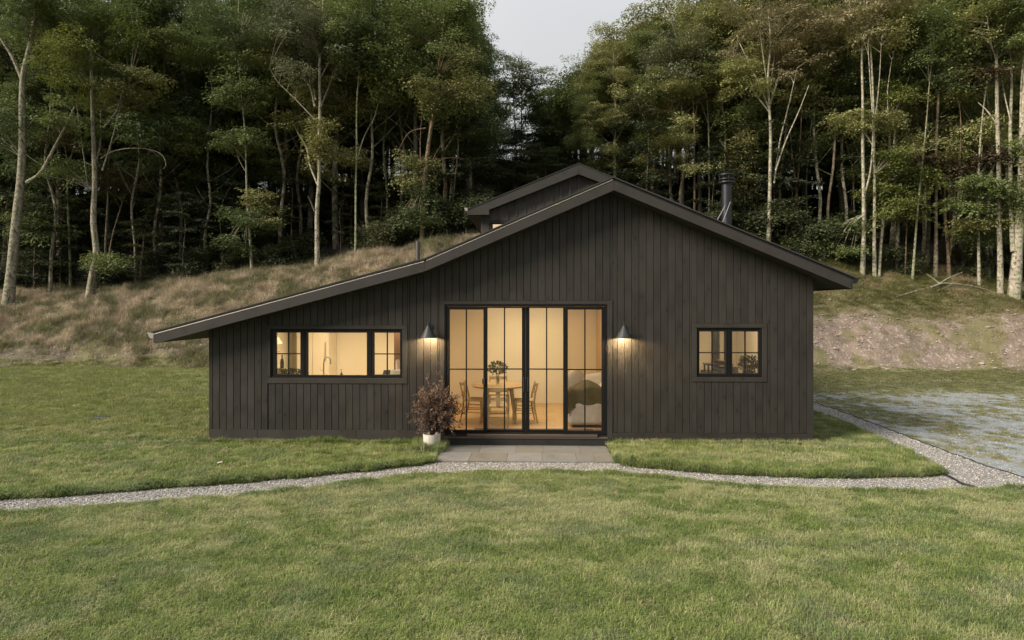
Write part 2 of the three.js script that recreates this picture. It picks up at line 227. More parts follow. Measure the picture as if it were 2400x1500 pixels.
// pebbles on the path
{
  const r = rng(5), list = [[], [], []]; const pal = [[0.3388, 0.3212, 0.2948], [0.2332, 0.2182, 0.2006], [0.1276, 0.1206, 0.1118], [0.2816, 0.2508, 0.2112], [0.4664, 0.4488, 0.418], [0.176, 0.1628, 0.1478]];
  for (let k = 0; k < 400000; k++) {
    const x = lerp(-9, 10, r()), z = lerp(-8, 5.4, r()); if ((z < 1.2 && x < 6.4) || !inside(pathPoly, x, z)) continue;
    const s = 0.0058 + 0.0075 * r() * r(), c = pal[Math.floor(r() * pal.length)], f = 0.8 + 0.4 * r();
    list[k % 3].push({ m: M4(x, 0.014 + 0.006 * r(), z, r() * 6.3, s * (0.8 + 0.7 * r()), s * (0.5 + 0.4 * r()), s, r() * 0.8 - 0.4, r() * 0.8 - 0.4), c: [c[0] * f, c[1] * f, c[2] * f] });
  }
  const pm = mat([1, 1, 1], { roughness: 0.9 });
  list.forEach((l, i) => { const g = new THREE.IcosahedronGeometry(1, 0), q = rng(90 + i), p = g.attributes.position, seen = {}; for (let j = 0; j < p.count; j++) { const key = [p.getX(j), p.getY(j), p.getZ(j)].map((v) => v.toFixed(2)).join(); const f = (seen[key] ??= 0.75 + 0.5 * q()); p.setXYZ(j, p.getX(j) * f, p.getY(j) * f, p.getZ(j) * f); } g.computeVertexNormals(); tag(inst('path_gravel', g, pm, l), 'loose mixed grey and tan pebbles covering the garden path', 'gravel', 'pebbles on the garden path', 'stuff'); });
}
// black edging strip between the path and the drive
tag(mesh('edging_strip', tube([V(6.47, 0.05, 1.84), V(6.44, 0.05, 2.2), V(6.4, 0.045, 2.46), V(6.48, 0.04, 2.66)], [0.016, 0.016, 0.016], 6, 4), M.black), 'thin black garden edging running across the gravel at the lawn corner', 'edging');
tag(mesh('edging_strip', tube(sideR.slice(2).map(([x, z]) => V(x, 0.02, z)), [0.014, 0.014], 5, 3), M.black), 'thin dark edging between the pebble strip and the bluish crushed stone drive', 'edging');

// ---------------------------------------------------------------- house
const roofTop = (x) => (x < -1.822 ? 3.506 + 0.2656 * (x + 1.822) : x < 1.577 ? 3.506 + 0.4295 * (x + 1.822) : 4.966 - 0.4226 * (x - 1.577));
const house = thing('house', 'long low dark brown timber house with lit windows in front of the forest', 'house');
const XL = -6.012, XR = 5.314, XE0 = -6.845, XE1 = 5.84, ZF = 0.4, ZB = -8.4;
const OPEN = { door: [-1.525, 1.525, 0.245, 2.676], kit: [-4.84, -2.324, 1.285, 2.207], right: [3.183, 4.385, 1.322, 2.239] };
const TRIM = { door: [-1.62, 1.62, 0.02, 2.74], kit: [-4.893, -2.227, 1.178, 2.28], right: [3.096, 4.471, 1.235, 2.318] };
{
  const out = [[XL, 0], [XR, 0], [XR, roofTop(XR) - 0.23], [1.577, roofTop(1.577) - 0.23], [-1.822, roofTop(-1.822) - 0.23], [XL, roofTop(XL) - 0.23]];
  const holes = Object.values(OPEN).map(([a, b, c, d]) => rect(a, b, c, d).reverse());
  mesh('wall', poly(out, -0.14, -0.022, holes), M.core, house);
  mesh('interior_wall', poly(out, -0.16, -0.142, holes), M.wall, house);
  mesh('side_wall', box(XL, XL + 0.14, 0, roofTop(XL) - 0.22, -8, -0.16), MW[1], house);
  mesh('side_wall', box(XR - 0.14, XR, 0, roofTop(XR) - 0.22, -8, -0.16), MW[1], house);
  mesh('rear_wall', poly(out, -8.14, -8, []), MW[1], house);
  // roof slab, fascias, drip edge, gutters
  const under = 0.2, prof = [[XE0, roofTop(XE0)], [-1.822, roofTop(-1.822)], [1.577, roofTop(1.577)], [XE1, roofTop(XE1)], [XE1, roofTop(XE1) - under], [1.577, roofTop(1.577) - under], [-1.822, roofTop(-1.822) - under], [XE0, roofTop(XE0) - under]];
  const roof = mesh('roof', poly(prof, ZB, ZF + 0.015), M.roof, house);
  const fas = (x0, x1, t = 0.06, h = 0.176) => poly([[x0, roofTop(x0) - t - h], [x1, roofTop(x1) - t - h], [x1, roofTop(x1) - t], [x0, roofTop(x0) - t]], ZF + 0.017, ZF + 0.045, [], 0.003);
  mesh('fascia', fas(-6.8, -1.838), M.fascia, roof); mesh('fascia', fas(-1.834, 1.595), M.fascia, roof); mesh('fascia', fas(1.599, 5.8), M.fascia, roof);
  mesh('soffit', merge([poly([[-6.79, roofTop(-6.79) - 0.222], [-1.83, roofTop(-1.83) - 0.222], [-1.83, roofTop(-1.83) - 0.204], [-6.79, roofTop(-6.79) - 0.204]], ZB, ZF), poly([[-1.826, roofTop(-1.826) - 0.222], [1.574, roofTop(1.574) - 0.222], [1.574, roofTop(1.574) - 0.204], [-1.826, roofTop(-1.826) - 0.204]], ZB, ZF), poly([[1.58, roofTop(1.58) - 0.222], [5.79, roofTop(5.79) - 0.222], [5.79, roofTop(5.79) - 0.204], [1.58, roofTop(1.58) - 0.204]], ZB, ZF)]), M.soffit, roof);
  mesh('eave_fascia', box(XE0 + 0.0, XE0 + 0.03, 1.965, roofTop(XE0) - 0.05, ZB, ZF + 0.044).translate(0.012, 0, 0), M.fascia, roof);
  mesh('eave_fascia', box(XE1 - 0.036, XE1 - 0.008, 2.945, roofTop(XE1) - 0.05, ZB, ZF + 0.044).translate(0, 0, 0), M.fascia, roof);
  const drip = (x0, x1, m) => { const g = new THREE.BufferGeometry(), a = roofTop(x0), b = roofTop(x1), z0 = ZF + 0.02, z1 = ZF + 0.05, p = [[x0, a - 0.018, z0], [x1, b - 0.018, z0], [x1, b - 0.055, z1], [x0, a - 0.055, z1], [x0, a - 0.06, z1 - 0.004], [x1, b - 0.06, z1 - 0.004]]; g.setAttribute('position', new THREE.Float32BufferAttribute([0, 3, 2, 0, 2, 1, 3, 4, 5, 3, 5, 2].flatMap((i) => p[i]), 3)); g.computeVertexNormals(); g.setAttribute('uv', new THREE.Float32BufferAttribute(new Float32Array(24), 2)); return mesh('drip_edge', g, m, roof); };
  drip(XE0 + 0.02, -1.84, M.drip); drip(-1.8, 1.57, M.drip); drip(1.6, XE1 - 0.02, M.darkGutter);  // same metal all round; the right length is coloured dark for its duller reflection
  const edge = (x0, x1) => mesh('shingle_edge', poly([[x0, roofTop(x0) - 0.016], [x1, roofTop(x1) - 0.016], [x1, roofTop(x1) + 0.006], [x0, roofTop(x0) + 0.006]], ZF - 0.3, ZF + 0.06), M.roof, roof);
  edge(XE0 - 0.03, -1.824); edge(-1.82, 1.575); edge(1.579, XE1 + 0.03);
  const gut = (s) => { const q = [[0, 0], [0.075, 0.0], [0.1, 0.03], [0.135, 0.1], [0.14, 0.11], [0.128, 0.11], [0.09, 0.035], [0.07, 0.012], [0.012, 0.012], [0.012, 0.1], [0, 0.1]]; return poly(q.map(([x, y]) => [s * x, y]), ZB, ZF - 0.0); };
  mesh('gutter', gut(-1).translate(XE0 + 0.008, 2.045, 0), M.gutter, roof);
  mesh('gutter', gut(1).translate(XE1 - 0.005, 3.045, 0), M.darkGutter, roof);
  for (const [x, y, s, m] of [[XE0 + 0.008, 2.045, -1, M.gutter], [XE1 - 0.005, 3.045, 1, M.darkGutter]]) mesh('gutter_end', poly([[0, 0], [0.075, 0], [0.1, 0.03], [0.138, 0.108], [0, 0.1]].map(([a, b]) => [x + s * a, y + b]), ZF + 0.002, ZF + 0.006), m, roof);
  // siding boards
  const r = rng(11), P = 0.1345, gap = 0.009;
  const board = (x0, x1, y0, ya, yb, zb = -0.02, zf = 0) => {
    const c = 0.0025, sec = [[x0, zb], [x0, zf - c], [x0 + c, zf], [x1 - c, zf], [x1, zf - c], [x1, zb]], pos = [], uv = [], ou = r() * 3, ov = r() * 5; const top = (x) => lerp(ya, yb, (x - x0) / (x1 - x0));
    const put = (a, b, d) => { for (const q of [a, b, d]) { pos.push(...q); uv.push(q[0] + q[2] + ou, q[1] + ov); } };
    for (let i = 0; i < 5; i++) { const [ax, az] = sec[i], [bx, bz] = sec[i + 1]; const A = [ax, y0, az], B = [bx, y0, bz], C = [bx, top(bx), bz], D = [ax, top(ax), az]; put(A, B, C); put(A, C, D); }
    for (let i = 1; i < 5; i++) { put([sec[0][0], y0, sec[0][1]], [sec[i + 1][0], y0, sec[i + 1][1]], [sec[i][0], y0, sec[i][1]]); put([sec[0][0], top(sec[0][0]), sec[0][1]], [sec[i][0], top(sec[i][0]), sec[i][1]], [sec[i + 1][0], top(sec[i + 1][0]), sec[i + 1][1]]); }
    const g = new THREE.BufferGeometry(); g.setAttribute('position', new THREE.Float32BufferAttribute(pos, 3)); g.setAttribute('uv', new THREE.Float32BufferAttribute(uv, 2)); g.computeVertexNormals(); return g;
  };
  globalThis.makeBoard = board;
  const edges = [XL]; for (let x = -5.955; x < XR - 0.02; x += P) edges.push(x); edges.push(XR);
  for (let i = 0; i < edges.length - 1; i++) {
    const a = edges[i] + gap / 2, b = edges[i + 1] - gap / 2, mid = (a + b) / 2, yt = (x) => roofTop(x) - 0.225, y0 = mid < -1.6 ? 0.302 : 0.28; let spans = [[a, b, y0, null]];
    for (const [tx0, tx1, ty0, ty1] of Object.values(TRIM)) spans = spans.flatMap((s) => {
      const [sa, sb, sy, se] = s; if (sb <= tx0 + 0.004 || sa >= tx1 - 0.004) return [s];
      const o = []; if (sa < tx0 - 0.012) o.push([sa, tx0 - 0.004, sy, se]); if (sb > tx1 + 0.012) o.push([tx1 + 0.004, sb, sy, se]);
      const ca = Math.max(sa, tx0), cb = Math.min(sb, tx1); if (cb - ca < 0.012) return o;
      if (ty0 > sy + 0.02) o.push([ca, cb, sy, ty0 - 0.004]); o.push([ca, cb, ty1 + 0.004, se]); return o;
    });
    const m = MW[Math.floor(r() * MW.length)];
    for (const [sa, sb, sy, se] of spans) mesh('siding_board', board(sa, sb, sy, se ?? yt(sa), se ?? yt(sb), -0.02, (r() - 0.5) * 0.003), m, house);
  }
  // skirting and trim boards
  const bb = (x0, x1, y0, y1, z0 = -0.02, z1 = 0.014) => rbox(x1 - x0, y1 - y0, z1 - z0, 0.003, (x0 + x1) / 2, (y0 + y1) / 2, (z0 + z1) / 2, 1);
  for (const [a, b, t] of [[XL - 0.006, -5.09, 0.298], [-5.086, -3.2, 0.298], [-3.196, -1.626, 0.298]]) mesh('skirting_board', bb(a, b, -0.05, t), M.trim, house);
  for (const [a, b, t] of [[1.626, 3.9, 0.275], [3.904, XR + 0.006, 0.275]]) mesh('skirting_board', bb(a, b, -0.05, t), MW[4], house);
  for (const k of ['kit', 'right']) { const [x0, x1, y0, y1] = TRIM[k], [a, b, c, d] = OPEN[k]; const w = mesh('window_trim', bb(x0, x1, d, y1), M.trim, house); mesh('trim_board', bb(x0, x1, y0, c), M.trim, w); mesh('trim_board', bb(x0, a, c + 0.002, d - 0.002), M.trim, w); mesh('trim_board', bb(b, x1, c + 0.002, d - 0.002), M.trim, w); }
  { const [x0, x1, y0, y1] = TRIM.door, [a, b, , d] = OPEN.door; const w = mesh('door_trim', bb(x0, x1, d, y1), M.trim, house); mesh('trim_board', bb(x0, a, y0, d - 0.002), M.trim, w); mesh('trim_board', bb(b, x1, y0, d - 0.002), M.trim, w); }
  mesh('corner_board', box(XR - 0.004, XR + 0.012, 0.0, roofTop(XR) - 0.24, -0.1, -0.001), M.trim, house);
  mesh('corner_board', box(XL - 0.012, XL + 0.004, 0.0, roofTop(XL) - 0.24, -0.1, -0.001), M.trim, house);

  // windows: frame > sash, muntin, pane
  const win = (outer, sashes, zf) => {
    const [x0, x1, y0, y1] = outer, f = mesh('window', ring(x0 + 0.001, x1 - 0.001, y0 + 0.001, y1 - 0.001, 0.028, -0.12, zf), M.frame, house);
    for (const s of sashes) {
      const [a, b, ga, gb, gy0, gy1, div] = s; mesh('sash', poly(rect(a, b, y0 + 0.03, y1 - 0.03), -0.085, zf - 0.012, [rect(ga, gb, gy0, gy1).reverse()], 0.004), M.sashDark, f);
      mesh('pane', box(ga - 0.005, gb + 0.005, gy0 - 0.005, gy1 + 0.005, -0.052, -0.05), M.glass, f);
      if (div) { mesh('muntin', box((ga + gb) / 2 - 0.011, (ga + gb) / 2 + 0.011, gy0, gy1, -0.062, -0.036), M.sashDark, f); for (const [p, q] of [[ga, (ga + gb) / 2 - 0.011], [(ga + gb) / 2 + 0.011, gb]]) mesh('muntin', box(p, q, div - 0.01, div + 0.01, -0.062, -0.038), M.sashDark, f); }
    }
    return f;
  };
  const kw = win(OPEN.kit, [[-4.812, -4.226, -4.74, -4.275, 1.345, 2.137, 1.735], [-4.184, -2.964, -4.136, -3.005, 1.333, 2.137, 0], [-2.916, -2.352, -2.867, -2.373, 1.345, 2.137, 1.735]], -0.004);
  for (const [a, b] of [[-4.226, -4.184], [-2.964, -2.916]]) mesh('mullion', box(a + 0.002, b - 0.002, 1.314, 2.178, -0.1, -0.008), M.frame, kw);
  const rw = win(OPEN.right, [[3.212, 3.75, 3.238, 3.718, 1.39, 2.168, 1.772], [3.81, 4.356, 3.843, 4.33, 1.39, 2.168, 1.772]], -0.004);
  mesh('mullion', box(3.752, 3.808, 1.352, 2.209, -0.1, -0.008), M.frame, rw);

  // sliding door: outer frame > four leaves
  const dr = mesh('sliding_door', poly(rect(-1.524, 1.524, 0.246, 2.675), -0.13, 0.004, [rect(-1.49, 1.49, 0.26, 2.63).reverse()], 0.004), M.frame, house);
  const leaf = (x0, x1, g0, g1, y0, y1, gy0, gy1, z0, z1, mullion, gm) => {
    mesh('leaf_frame', poly(rect(x0, x1, y0, y1), z0, z1, [rect(g0, g1, gy0, gy1).reverse()], 0.005), M.frame, dr);
    const zc = (z0 + z1) / 2; mesh('pane', box(g0 - 0.004, g1 + 0.004, gy0 - 0.004, gy1 + 0.004, zc - 0.003, zc), gm, dr);
    mesh('muntin', box(mullion - 0.012, mullion + 0.012, gy0, gy1, zc - 0.012, zc + 0.014), M.frame, dr);
    for (const [p, q] of [[g0, mullion - 0.012], [mullion + 0.012, g1]]) mesh('muntin', box(p, q, 1.441, 1.463, zc - 0.012, zc + 0.012), M.frame, dr);
  };
  leaf(-1.488, -0.727, -1.43, -0.795, 0.262, 2.628, 0.31, 2.575, -0.052, -0.006, -1.117, M.screenGlass);
  leaf(0.715, 1.488, 0.79, 1.42, 0.262, 2.628, 0.31, 2.575, -0.052, -0.006, 1.11, M.screenGlass);
  leaf(-0.79, -0.0005, -0.722, -0.072, 0.262, 2.628, 0.312, 2.605, -0.112, -0.066, -0.4, M.glass);
  leaf(0.0005, 0.79, 0.072, 0.706, 0.262, 2.628, 0.312, 2.605, -0.112, -0.066, 0.395, M.glass);
  for (const x of [-0.04, 0.04]) mesh('handle', merge([rbox(0.018, 0.27, 0.016, 0.004, x, 1.17, -0.02), box(x - 0.008, x + 0.008, 1.06, 1.08, -0.066, -0.026), box(x - 0.008, x + 0.008, 1.255, 1.275, -0.066, -0.026)]), M.lamp, dr);
  mesh('latch', rbox(0.05, 0.11, 0.03, 0.006, -0.79, 1.225, 0.008), M.black, dr);
  mesh('threshold', merge([rbox(2.44, 0.05, 0.1, 0.006, 0.12, 0.218, 0.012), rbox(3.06, 0.03, 0.07, 0.004, 0, 0.178, 0.02)]), M.sill, dr);
  mesh('door_riser', rbox(3.2, 0.15, 0.06, 0.004, 0, 0.085, 0.012), M.riser, house);

  // stove flue with cap and braces, small vent pipe
  const fl = mesh('flue', cyl(0.112, 0.112, 2.0, 4.644, 3.5, -3, 28), M.flue, house);
  mesh('flue_cap', merge([cyl(0.185, 0.185, 0.03, 4.644, 5.5, -3, 28), cyl(0.185, 0.185, 0.022, 4.644, 5.575, -3, 28), cyl(0.185, 0.185, 0.03, 4.644, 5.675, -3, 28), ...[0, 1, 2, 3, 4, 5, 6, 7].map((k) => cyl(0.008, 0.008, 0.2, 4.644 + 0.16 * Math.cos(k * 0.785), 5.49, -3 + 0.16 * Math.sin(k * 0.785), 6)), cyl(0.1, 0.1, 0.1, 4.644, 5.5, -3, 20)]), M.flue, fl);
  mesh('brace', bar([4.58, 4.96, -2.9], [3.9, 4.0, -2.2], 0.008), M.galv, fl); mesh('brace', bar([4.7, 5.05, -2.9], [4.05, 3.92, -2.0], 0.008), M.galv, fl);
  mesh('vent_pipe', merge([cyl(0.05, 0.05, 1.1, -2.476, 3.02, -2.5, 18), cyl(0.075, 0.055, 0.05, -2.476, 3.33, -2.5, 18)]), mat([0.12, 0.11, 0.1], { roughness: 0.35, metalness: 0.6 }), house);

  // inside: floor, ceiling, walls
  mesh('room_floor', box(XL + 0.14, XR - 0.14, 0.12, 0.236, -4, -0.16), M.floor, house);
  const cs = (x0, x1) => poly([[x0, roofTop(x0) - 0.3], [x1, roofTop(x1) - 0.3], [x1, roofTop(x1) - 0.27], [x0, roofTop(x0) - 0.27]], -4, -0.162);
  mesh('room_ceiling', merge([cs(XL + 0.14, -1.822), cs(-1.822, 1.577), cs(1.577, XR - 0.14)]), M.ceiling, house);
  const bw = [[XL + 0.14, 0.236], [XR - 0.14, 0.236], [XR - 0.14, roofTop(XR - 0.14) - 0.3], [1.577, roofTop(1.577) - 0.3], [-1.822, roofTop(-1.822) - 0.3], [XL + 0.14, roofTop(XL + 0.14) - 0.3]];
  mesh('room_wall', poly(bw, -4.1, -3.9), M.wall, house);
  mesh('room_wall', box(XL + 0.142, XL + 0.16, 0.236, roofTop(XL + 0.15) - 0.3, -3.9, -0.162), M.wall, house);
  mesh('room_wall', box(XR - 0.16, XR - 0.142, 0.236, roofTop(XR - 0.15) - 0.3, -3.9, -0.162), M.wall, house);
  mesh('partition_wall', box(1.72, 1.84, 0.238, 4.3, -3.898, -0.164), M.tanWall, house);
  mesh('skirting', box(-1.7, 1.7, 0.237, 0.3, -3.898, -3.885), M.wall, house);
}

// rear building on the slope behind
{
  const b = thing('rear_building', 'taller dark gabled building standing behind the main roof', 'building'), Z = -10.3, px = 1.735, top = (x) => 7.55 - 0.4075 * Math.abs(x - px), L = -1.641, R = 5.11;
  mesh('wall', poly([[L, 0.2], [R, 0.2], [R, top(R) - 0.3], [px, top(px) - 0.3], [L, top(L) - 0.3]], Z - 5, Z - 0.02), M.core, b);
  const r = rng(3); const wx0 = -1.27, wx1 = -0.62, wy0 = 4.6, wy1 = 5.56;
  for (let x = L; x < R; x += 0.31) {
    const x1 = Math.min(R, x + 0.296), m = MW2[Math.floor(r() * 6)], yt = (q) => top(q) - 0.32; let lo = 0.4;
    if (x1 > wx0 && x < wx1) lo = wy1 + 0.1;
    if (x < px && x1 > px) { mesh('siding_board', makeBoard(x, px, lo, yt(x), yt(px), Z - 0.02, Z), m, b); mesh('siding_board', makeBoard(px, x1, lo, yt(px), yt(x1), Z - 0.02, Z), m, b); } else mesh('siding_board', makeBoard(x, x1, lo, yt(x), yt(x1), Z - 0.02, Z), m, b);
    if (x > L) mesh('batten', makeBoard(x - 0.032, x + 0.028, lo, yt(x), yt(x), Z, Z + 0.035), MW2[Math.floor(r() * 6)], b);
  }
  const w = mesh('window', ring(wx0, wx1, wy0, wy1, 0.05, Z - 0.02, Z + 0.03), M.frame, b); mesh('window_trim', box(wx0 - 0.08, wx1 + 0.08, wy1 + 0.002, wy1 + 0.1, Z, Z + 0.025), M.trim, w);
  mesh('lit_window_pane', box(wx0 + 0.05, wx1 - 0.05, wy0 + 0.05, wy1 - 0.05, Z - 0.015, Z - 0.012), glow([1, 0.72, 0.42], 0.45), w);
  const ov = 0.433, zf = Z + 0.3, prof = (t, h) => [[L - ov, top(L - ov) - t], [px, top(px) - t], [R + ov, top(R + ov) - t], [R + ov, top(R + ov) - t - h], [px, top(px) - t - h], [L - ov, top(L - ov) - t - h]];
  const roof = mesh('roof', poly(prof(0, 0.18), Z - 5.4, zf), M.roof, b);
  mesh('fascia', poly([[L - ov, top(L - ov) - 0.02], [px, top(px) - 0.02], [px, top(px) - 0.375], [L + 0.31, top(L + 0.31) - 0.335], [L + 0.31, top(L - ov) - 0.2], [L - ov, top(L - ov) - 0.2]], zf + 0.002, zf + 0.03, [], 0.003), M.fascia, roof);
  mesh('fascia', poly([[px + 0.003, top(px) - 0.02], [R + ov, top(R + ov) - 0.02], [R + ov, top(R + ov) - 0.3], [px + 0.003, top(px) - 0.375]], zf + 0.002, zf + 0.03, [], 0.003), M.fascia, roof);
  mesh('soffit', box(L - ov, L - 0.002, top(L - ov) - 0.205, top(L - ov) - 0.185, Z - 5.4, zf), M.soffit, roof);
  mesh('gutter', poly([[L - ov - 0.12, 6.04], [L - ov - 0.11, 6.05], [L - ov - 0.002, 6.05], [L - ov - 0.002, 5.94], [L - ov - 0.08, 5.94]], Z - 5.4, zf), M.gutter, roof);
  mesh('shingle_edge', merge([[L - ov, px - 0.001], [px + 0.001, R + ov]].map(([a, c]) => poly([[a, top(a) - 0.018], [c, top(c) - 0.018], [c, top(c) + 0.01], [a, top(a) + 0.01]], zf - 0.1, zf + 0.05))), M.roof, roof);
}

// ---------------------------------------------------------------- lamps
function wallLamp(x, label) {
  const g = thing('wall_lamp', label, 'wall lamp', [x, 0, 0], 0), y = 2.05, z = 0.165;
  const pts = [[0.148, 0], [0.15, 0.004], [0.028, 0.222], [0.02, 0.235], [0.0, 0.238]].map(([r, h]) => new THREE.Vector2(r, h));
  const sh = new THREE.LatheGeometry(pts, 32); sh.translate(0, y, z); mesh('lamp_shade', sh, M.lamp, g);
  const inn = new THREE.LatheGeometry([[0.145, 0.002], [0.024, 0.218], [0, 0.22]].map(([r, h]) => new THREE.Vector2(r, h)), 32); inn.translate(0, y, z); mesh('lamp_lining', inn, M.lampInside, g);
  mesh('arm', merge([tube([V(0, y + 0.215, z), V(0.0, y + 0.29, z - 0.02), V(0.0, y + 0.27, 0.06), V(0, y + 0.2, 0.03)], [0.009, 0.009, 0.009], 8, 4), bar([0, y + 0.2, 0.03], [0, y + 0.2, 0.0], 0.009)]), M.lamp, g);
  const pl = new THREE.CylinderGeometry(0.055, 0.055, 0.02, 24); pl.rotateX(Math.PI / 2); pl.translate(0, y + 0.2, 0.012); mesh('wall_plate', pl, M.lamp, g);
  const bulb = new THREE.SphereGeometry(0.03, 16, 12); bulb.translate(0, y + 0.042, z); mesh('light_bulb', bulb, glow([1, 0.74, 0.42], 2.5), g);
  const L = new THREE.PointLight(new THREE.Color().setRGB(1, 0.72, 0.4), 2.7); L.name = 'wall_lamp_light'; L.position.set(0, y + 0.042, z); L.castShadow = true; L.shadow.radius = 1.4; g.add(L); return g;
}
wallLamp(-1.808, 'dark cone wall lamp lit between the kitchen window and the door');
wallLamp(1.81, 'dark cone wall lamp lit to the right of the sliding door');
function roomLight(x, y, z, w, d, k, label) {
  const g = thing('ceiling_light', label, 'ceiling light', [x, y, z]);
  mesh('housing', box(-w / 2 - 0.02, w / 2 + 0.02, 0.004, 0.05, -d / 2 - 0.02, d / 2 + 0.02), M.ceiling, g);
  mesh('light_panel', box(-w / 2, w / 2, 0, 0.003, -d / 2, d / 2), glow([1, 0.78, 0.46], k * 0.5), g);
  const top = roofTop(x) - 0.29 - y; for (const s of [-1, 1]) mesh('cord', bar([s * w * 0.4, 0.05, 0], [s * w * 0.4, top, 0], 0.004, 4), M.black, g);
  const L = new THREE.RectAreaLight(new THREE.Color().setRGB(1, 0.74, 0.4), k, w, d); L.name = 'room_light'; L.position.set(0, -0.005, 0); L.rotation.x = -Math.PI / 2; g.add(L);
}
roomLight(0, 2.95, -2.0, 1.9, 1.3, 4.3, 'flat light panel hanging over the dining table');
roomLight(-3.75, 2.36, -2.0, 2.4, 1.3, 3.4, 'flat light panel hanging in the kitchen');
roomLight(3.7, 2.75, -2.0, 1.4, 1.1, 3.4, 'flat light panel hanging in the room behind the small window');

// ---------------------------------------------------------------- dining set, sofa
const FL = 0.237;
function makeChair() {
  const g = thing('dining_chair', '', 'chair', [0, FL, 0]); // faces +z
  for (const s of [-1, 1]) { mesh('leg', tube([V(s * 0.2, 0, 0.2), V(s * 0.21, 0.44, 0.19)], [0.014, 0.021], 8), M.oak, g); mesh('leg', tube([V(s * 0.19, 0, -0.26), V(s * 0.19, 0.43, -0.19), V(s * 0.19, 0.82, -0.27)], [0.015, 0.022, 0.014], 8, 4), M.oak, g); }
  mesh('seat', rbox(0.44, 0.035, 0.42, 0.014, 0, 0.445, 0), M.seat, g);
  mesh('back_rail', rbox(0.4, 0.07, 0.02, 0.008, 0, 0.77, -0.255), M.oak, g); mesh('back_rail', rbox(0.38, 0.05, 0.02, 0.008, 0, 0.61, -0.22), M.oak, g);
  mesh('back_splat', rbox(0.08, 0.32, 0.016, 0.005, 0, 0.62, -0.228), M.oak, g);
  for (const y of [0.2, 0.3]) for (const s of [-1, 1]) mesh('stretcher', bar([s * 0.205, y, 0.19], [s * 0.19, y, -0.22], 0.009), M.oak, g);
  mesh('stretcher', bar([-0.2, 0.25, 0.2], [0.2, 0.25, 0.2], 0.009), M.oak, g); mesh('stretcher', bar([-0.19, 0.25, -0.22], [0.19, 0.25, -0.22], 0.009), M.oak, g);
  return g;
}
{
  const c = makeChair(); c.position.set(-1.08, FL, -1.45); c.rotation.y = Math.PI / 2 - 0.2; c.userData.label = 'pale wooden dining chair at the left end of the table, facing right';
  const put = (x, z, a, l) => { const o = copyOf(c, l); o.position.set(x, FL, z); o.rotation.y = a; };
  put(-0.55, -0.62, Math.PI + 0.05, 'pale wooden dining chair nearest the glass door, its back to the lawn');
  put(-0.05, -1.35, -Math.PI / 2 + 0.15, 'pale wooden dining chair right of the table, seen beside the door stile');
  put(-0.62, -2.35, 0.1, 'pale wooden dining chair behind the table, mostly hidden');
  for (const o of scene.children) if (o.userData.category === 'chair') o.userData.group = 'dining chairs round the table';
  const t = thing('dining_table', 'round pale wooden dining table with splayed legs behind the glass door', 'table', [-0.58, FL, -1.45]);
  const top = new THREE.CylinderGeometry(0.56, 0.54, 0.032, 48); top.translate(0, 0.735, 0); mesh('tabletop', top, M.oak, t);
  for (const [x, z] of [[1, 1], [1, -1], [-1, 1], [-1, -1]]) mesh('leg', tube([V(x * 0.36, 0, z * 0.36), V(x * 0.26, 0.72, z * 0.26)], [0.02, 0.034], 10), M.oak, t);
  mesh('apron', ring(-0.26, 0.26, -0.26, 0.26, 0.02, 0.66, 0.72).rotateX(-Math.PI / 2), M.oak, t);
}
function leafGeo(list) { // list of [pos, dir, side, len, wid, fold] -> folded diamond leaves
  const pos = [], n = new THREE.Vector3();
  for (const [p, d, s, l, w, f] of list) {
    n.crossVectors(d, s).normalize(); const q = (a, b, c) => [p.x + d.x * a + s.x * b + n.x * c, p.y + d.y * a + s.y * b + n.y * c, p.z + d.z * a + s.z * b + n.z * c];
    const B = q(0, 0, 0), T = q(l, 0, -f * l * 0.6), Lf = q(l * 0.45, w / 2, f * w), Rt = q(l * 0.45, -w / 2, f * w); pos.push(...B, ...T, ...Lf, ...B, ...Rt, ...T);
  }
  const g = new THREE.BufferGeometry(); g.setAttribute('position', new THREE.Float32BufferAttribute(pos, 3)); g.setAttribute('uv', new THREE.Float32BufferAttribute(new Float32Array((pos.length / 3) * 2), 2)); g.computeVertexNormals(); return g;
}
function rdir(r) { const z = r() * 2 - 1, a = r() * 6.2832, s = Math.sqrt(1 - z * z); return V(s * Math.cos(a), z, s * Math.sin(a)); }
function bushGeo(r, n, rx, ry, rz, cy, l, w, hollow = 0.35) { // stems and leaves through an ellipsoid
  const L = []; for (let i = 0; i < n; i++) { const u = rdir(r), k = Math.pow(lerp(hollow, 1, r()), 0.5) * (0.85 + 0.25 * vnoise(u.x * 3 + 9, u.z * 3 + u.y * 2 + 9, 4)); const p = V(u.x * rx * k, cy + u.y * ry * k, u.z * rz * k); const d = u.clone().multiplyScalar(0.7).add(rdir(r)).add(V(0, 0.4, 0)).normalize(); const s = V(0, 0, 0).crossVectors(d, rdir(r)).normalize(); L.push([p, d, s, l * (0.6 + 0.8 * r()), w * (0.7 + 0.6 * r()), 0.15]); } return leafGeo(L);
}
const leafy = (c, t = 0.35) => new THREE.MeshPhysicalMaterial({ color: rgb(...c), roughness: 0.7, transmission: t, thickness: 0, side: THREE.DoubleSide, specularIntensity: 0.4 });
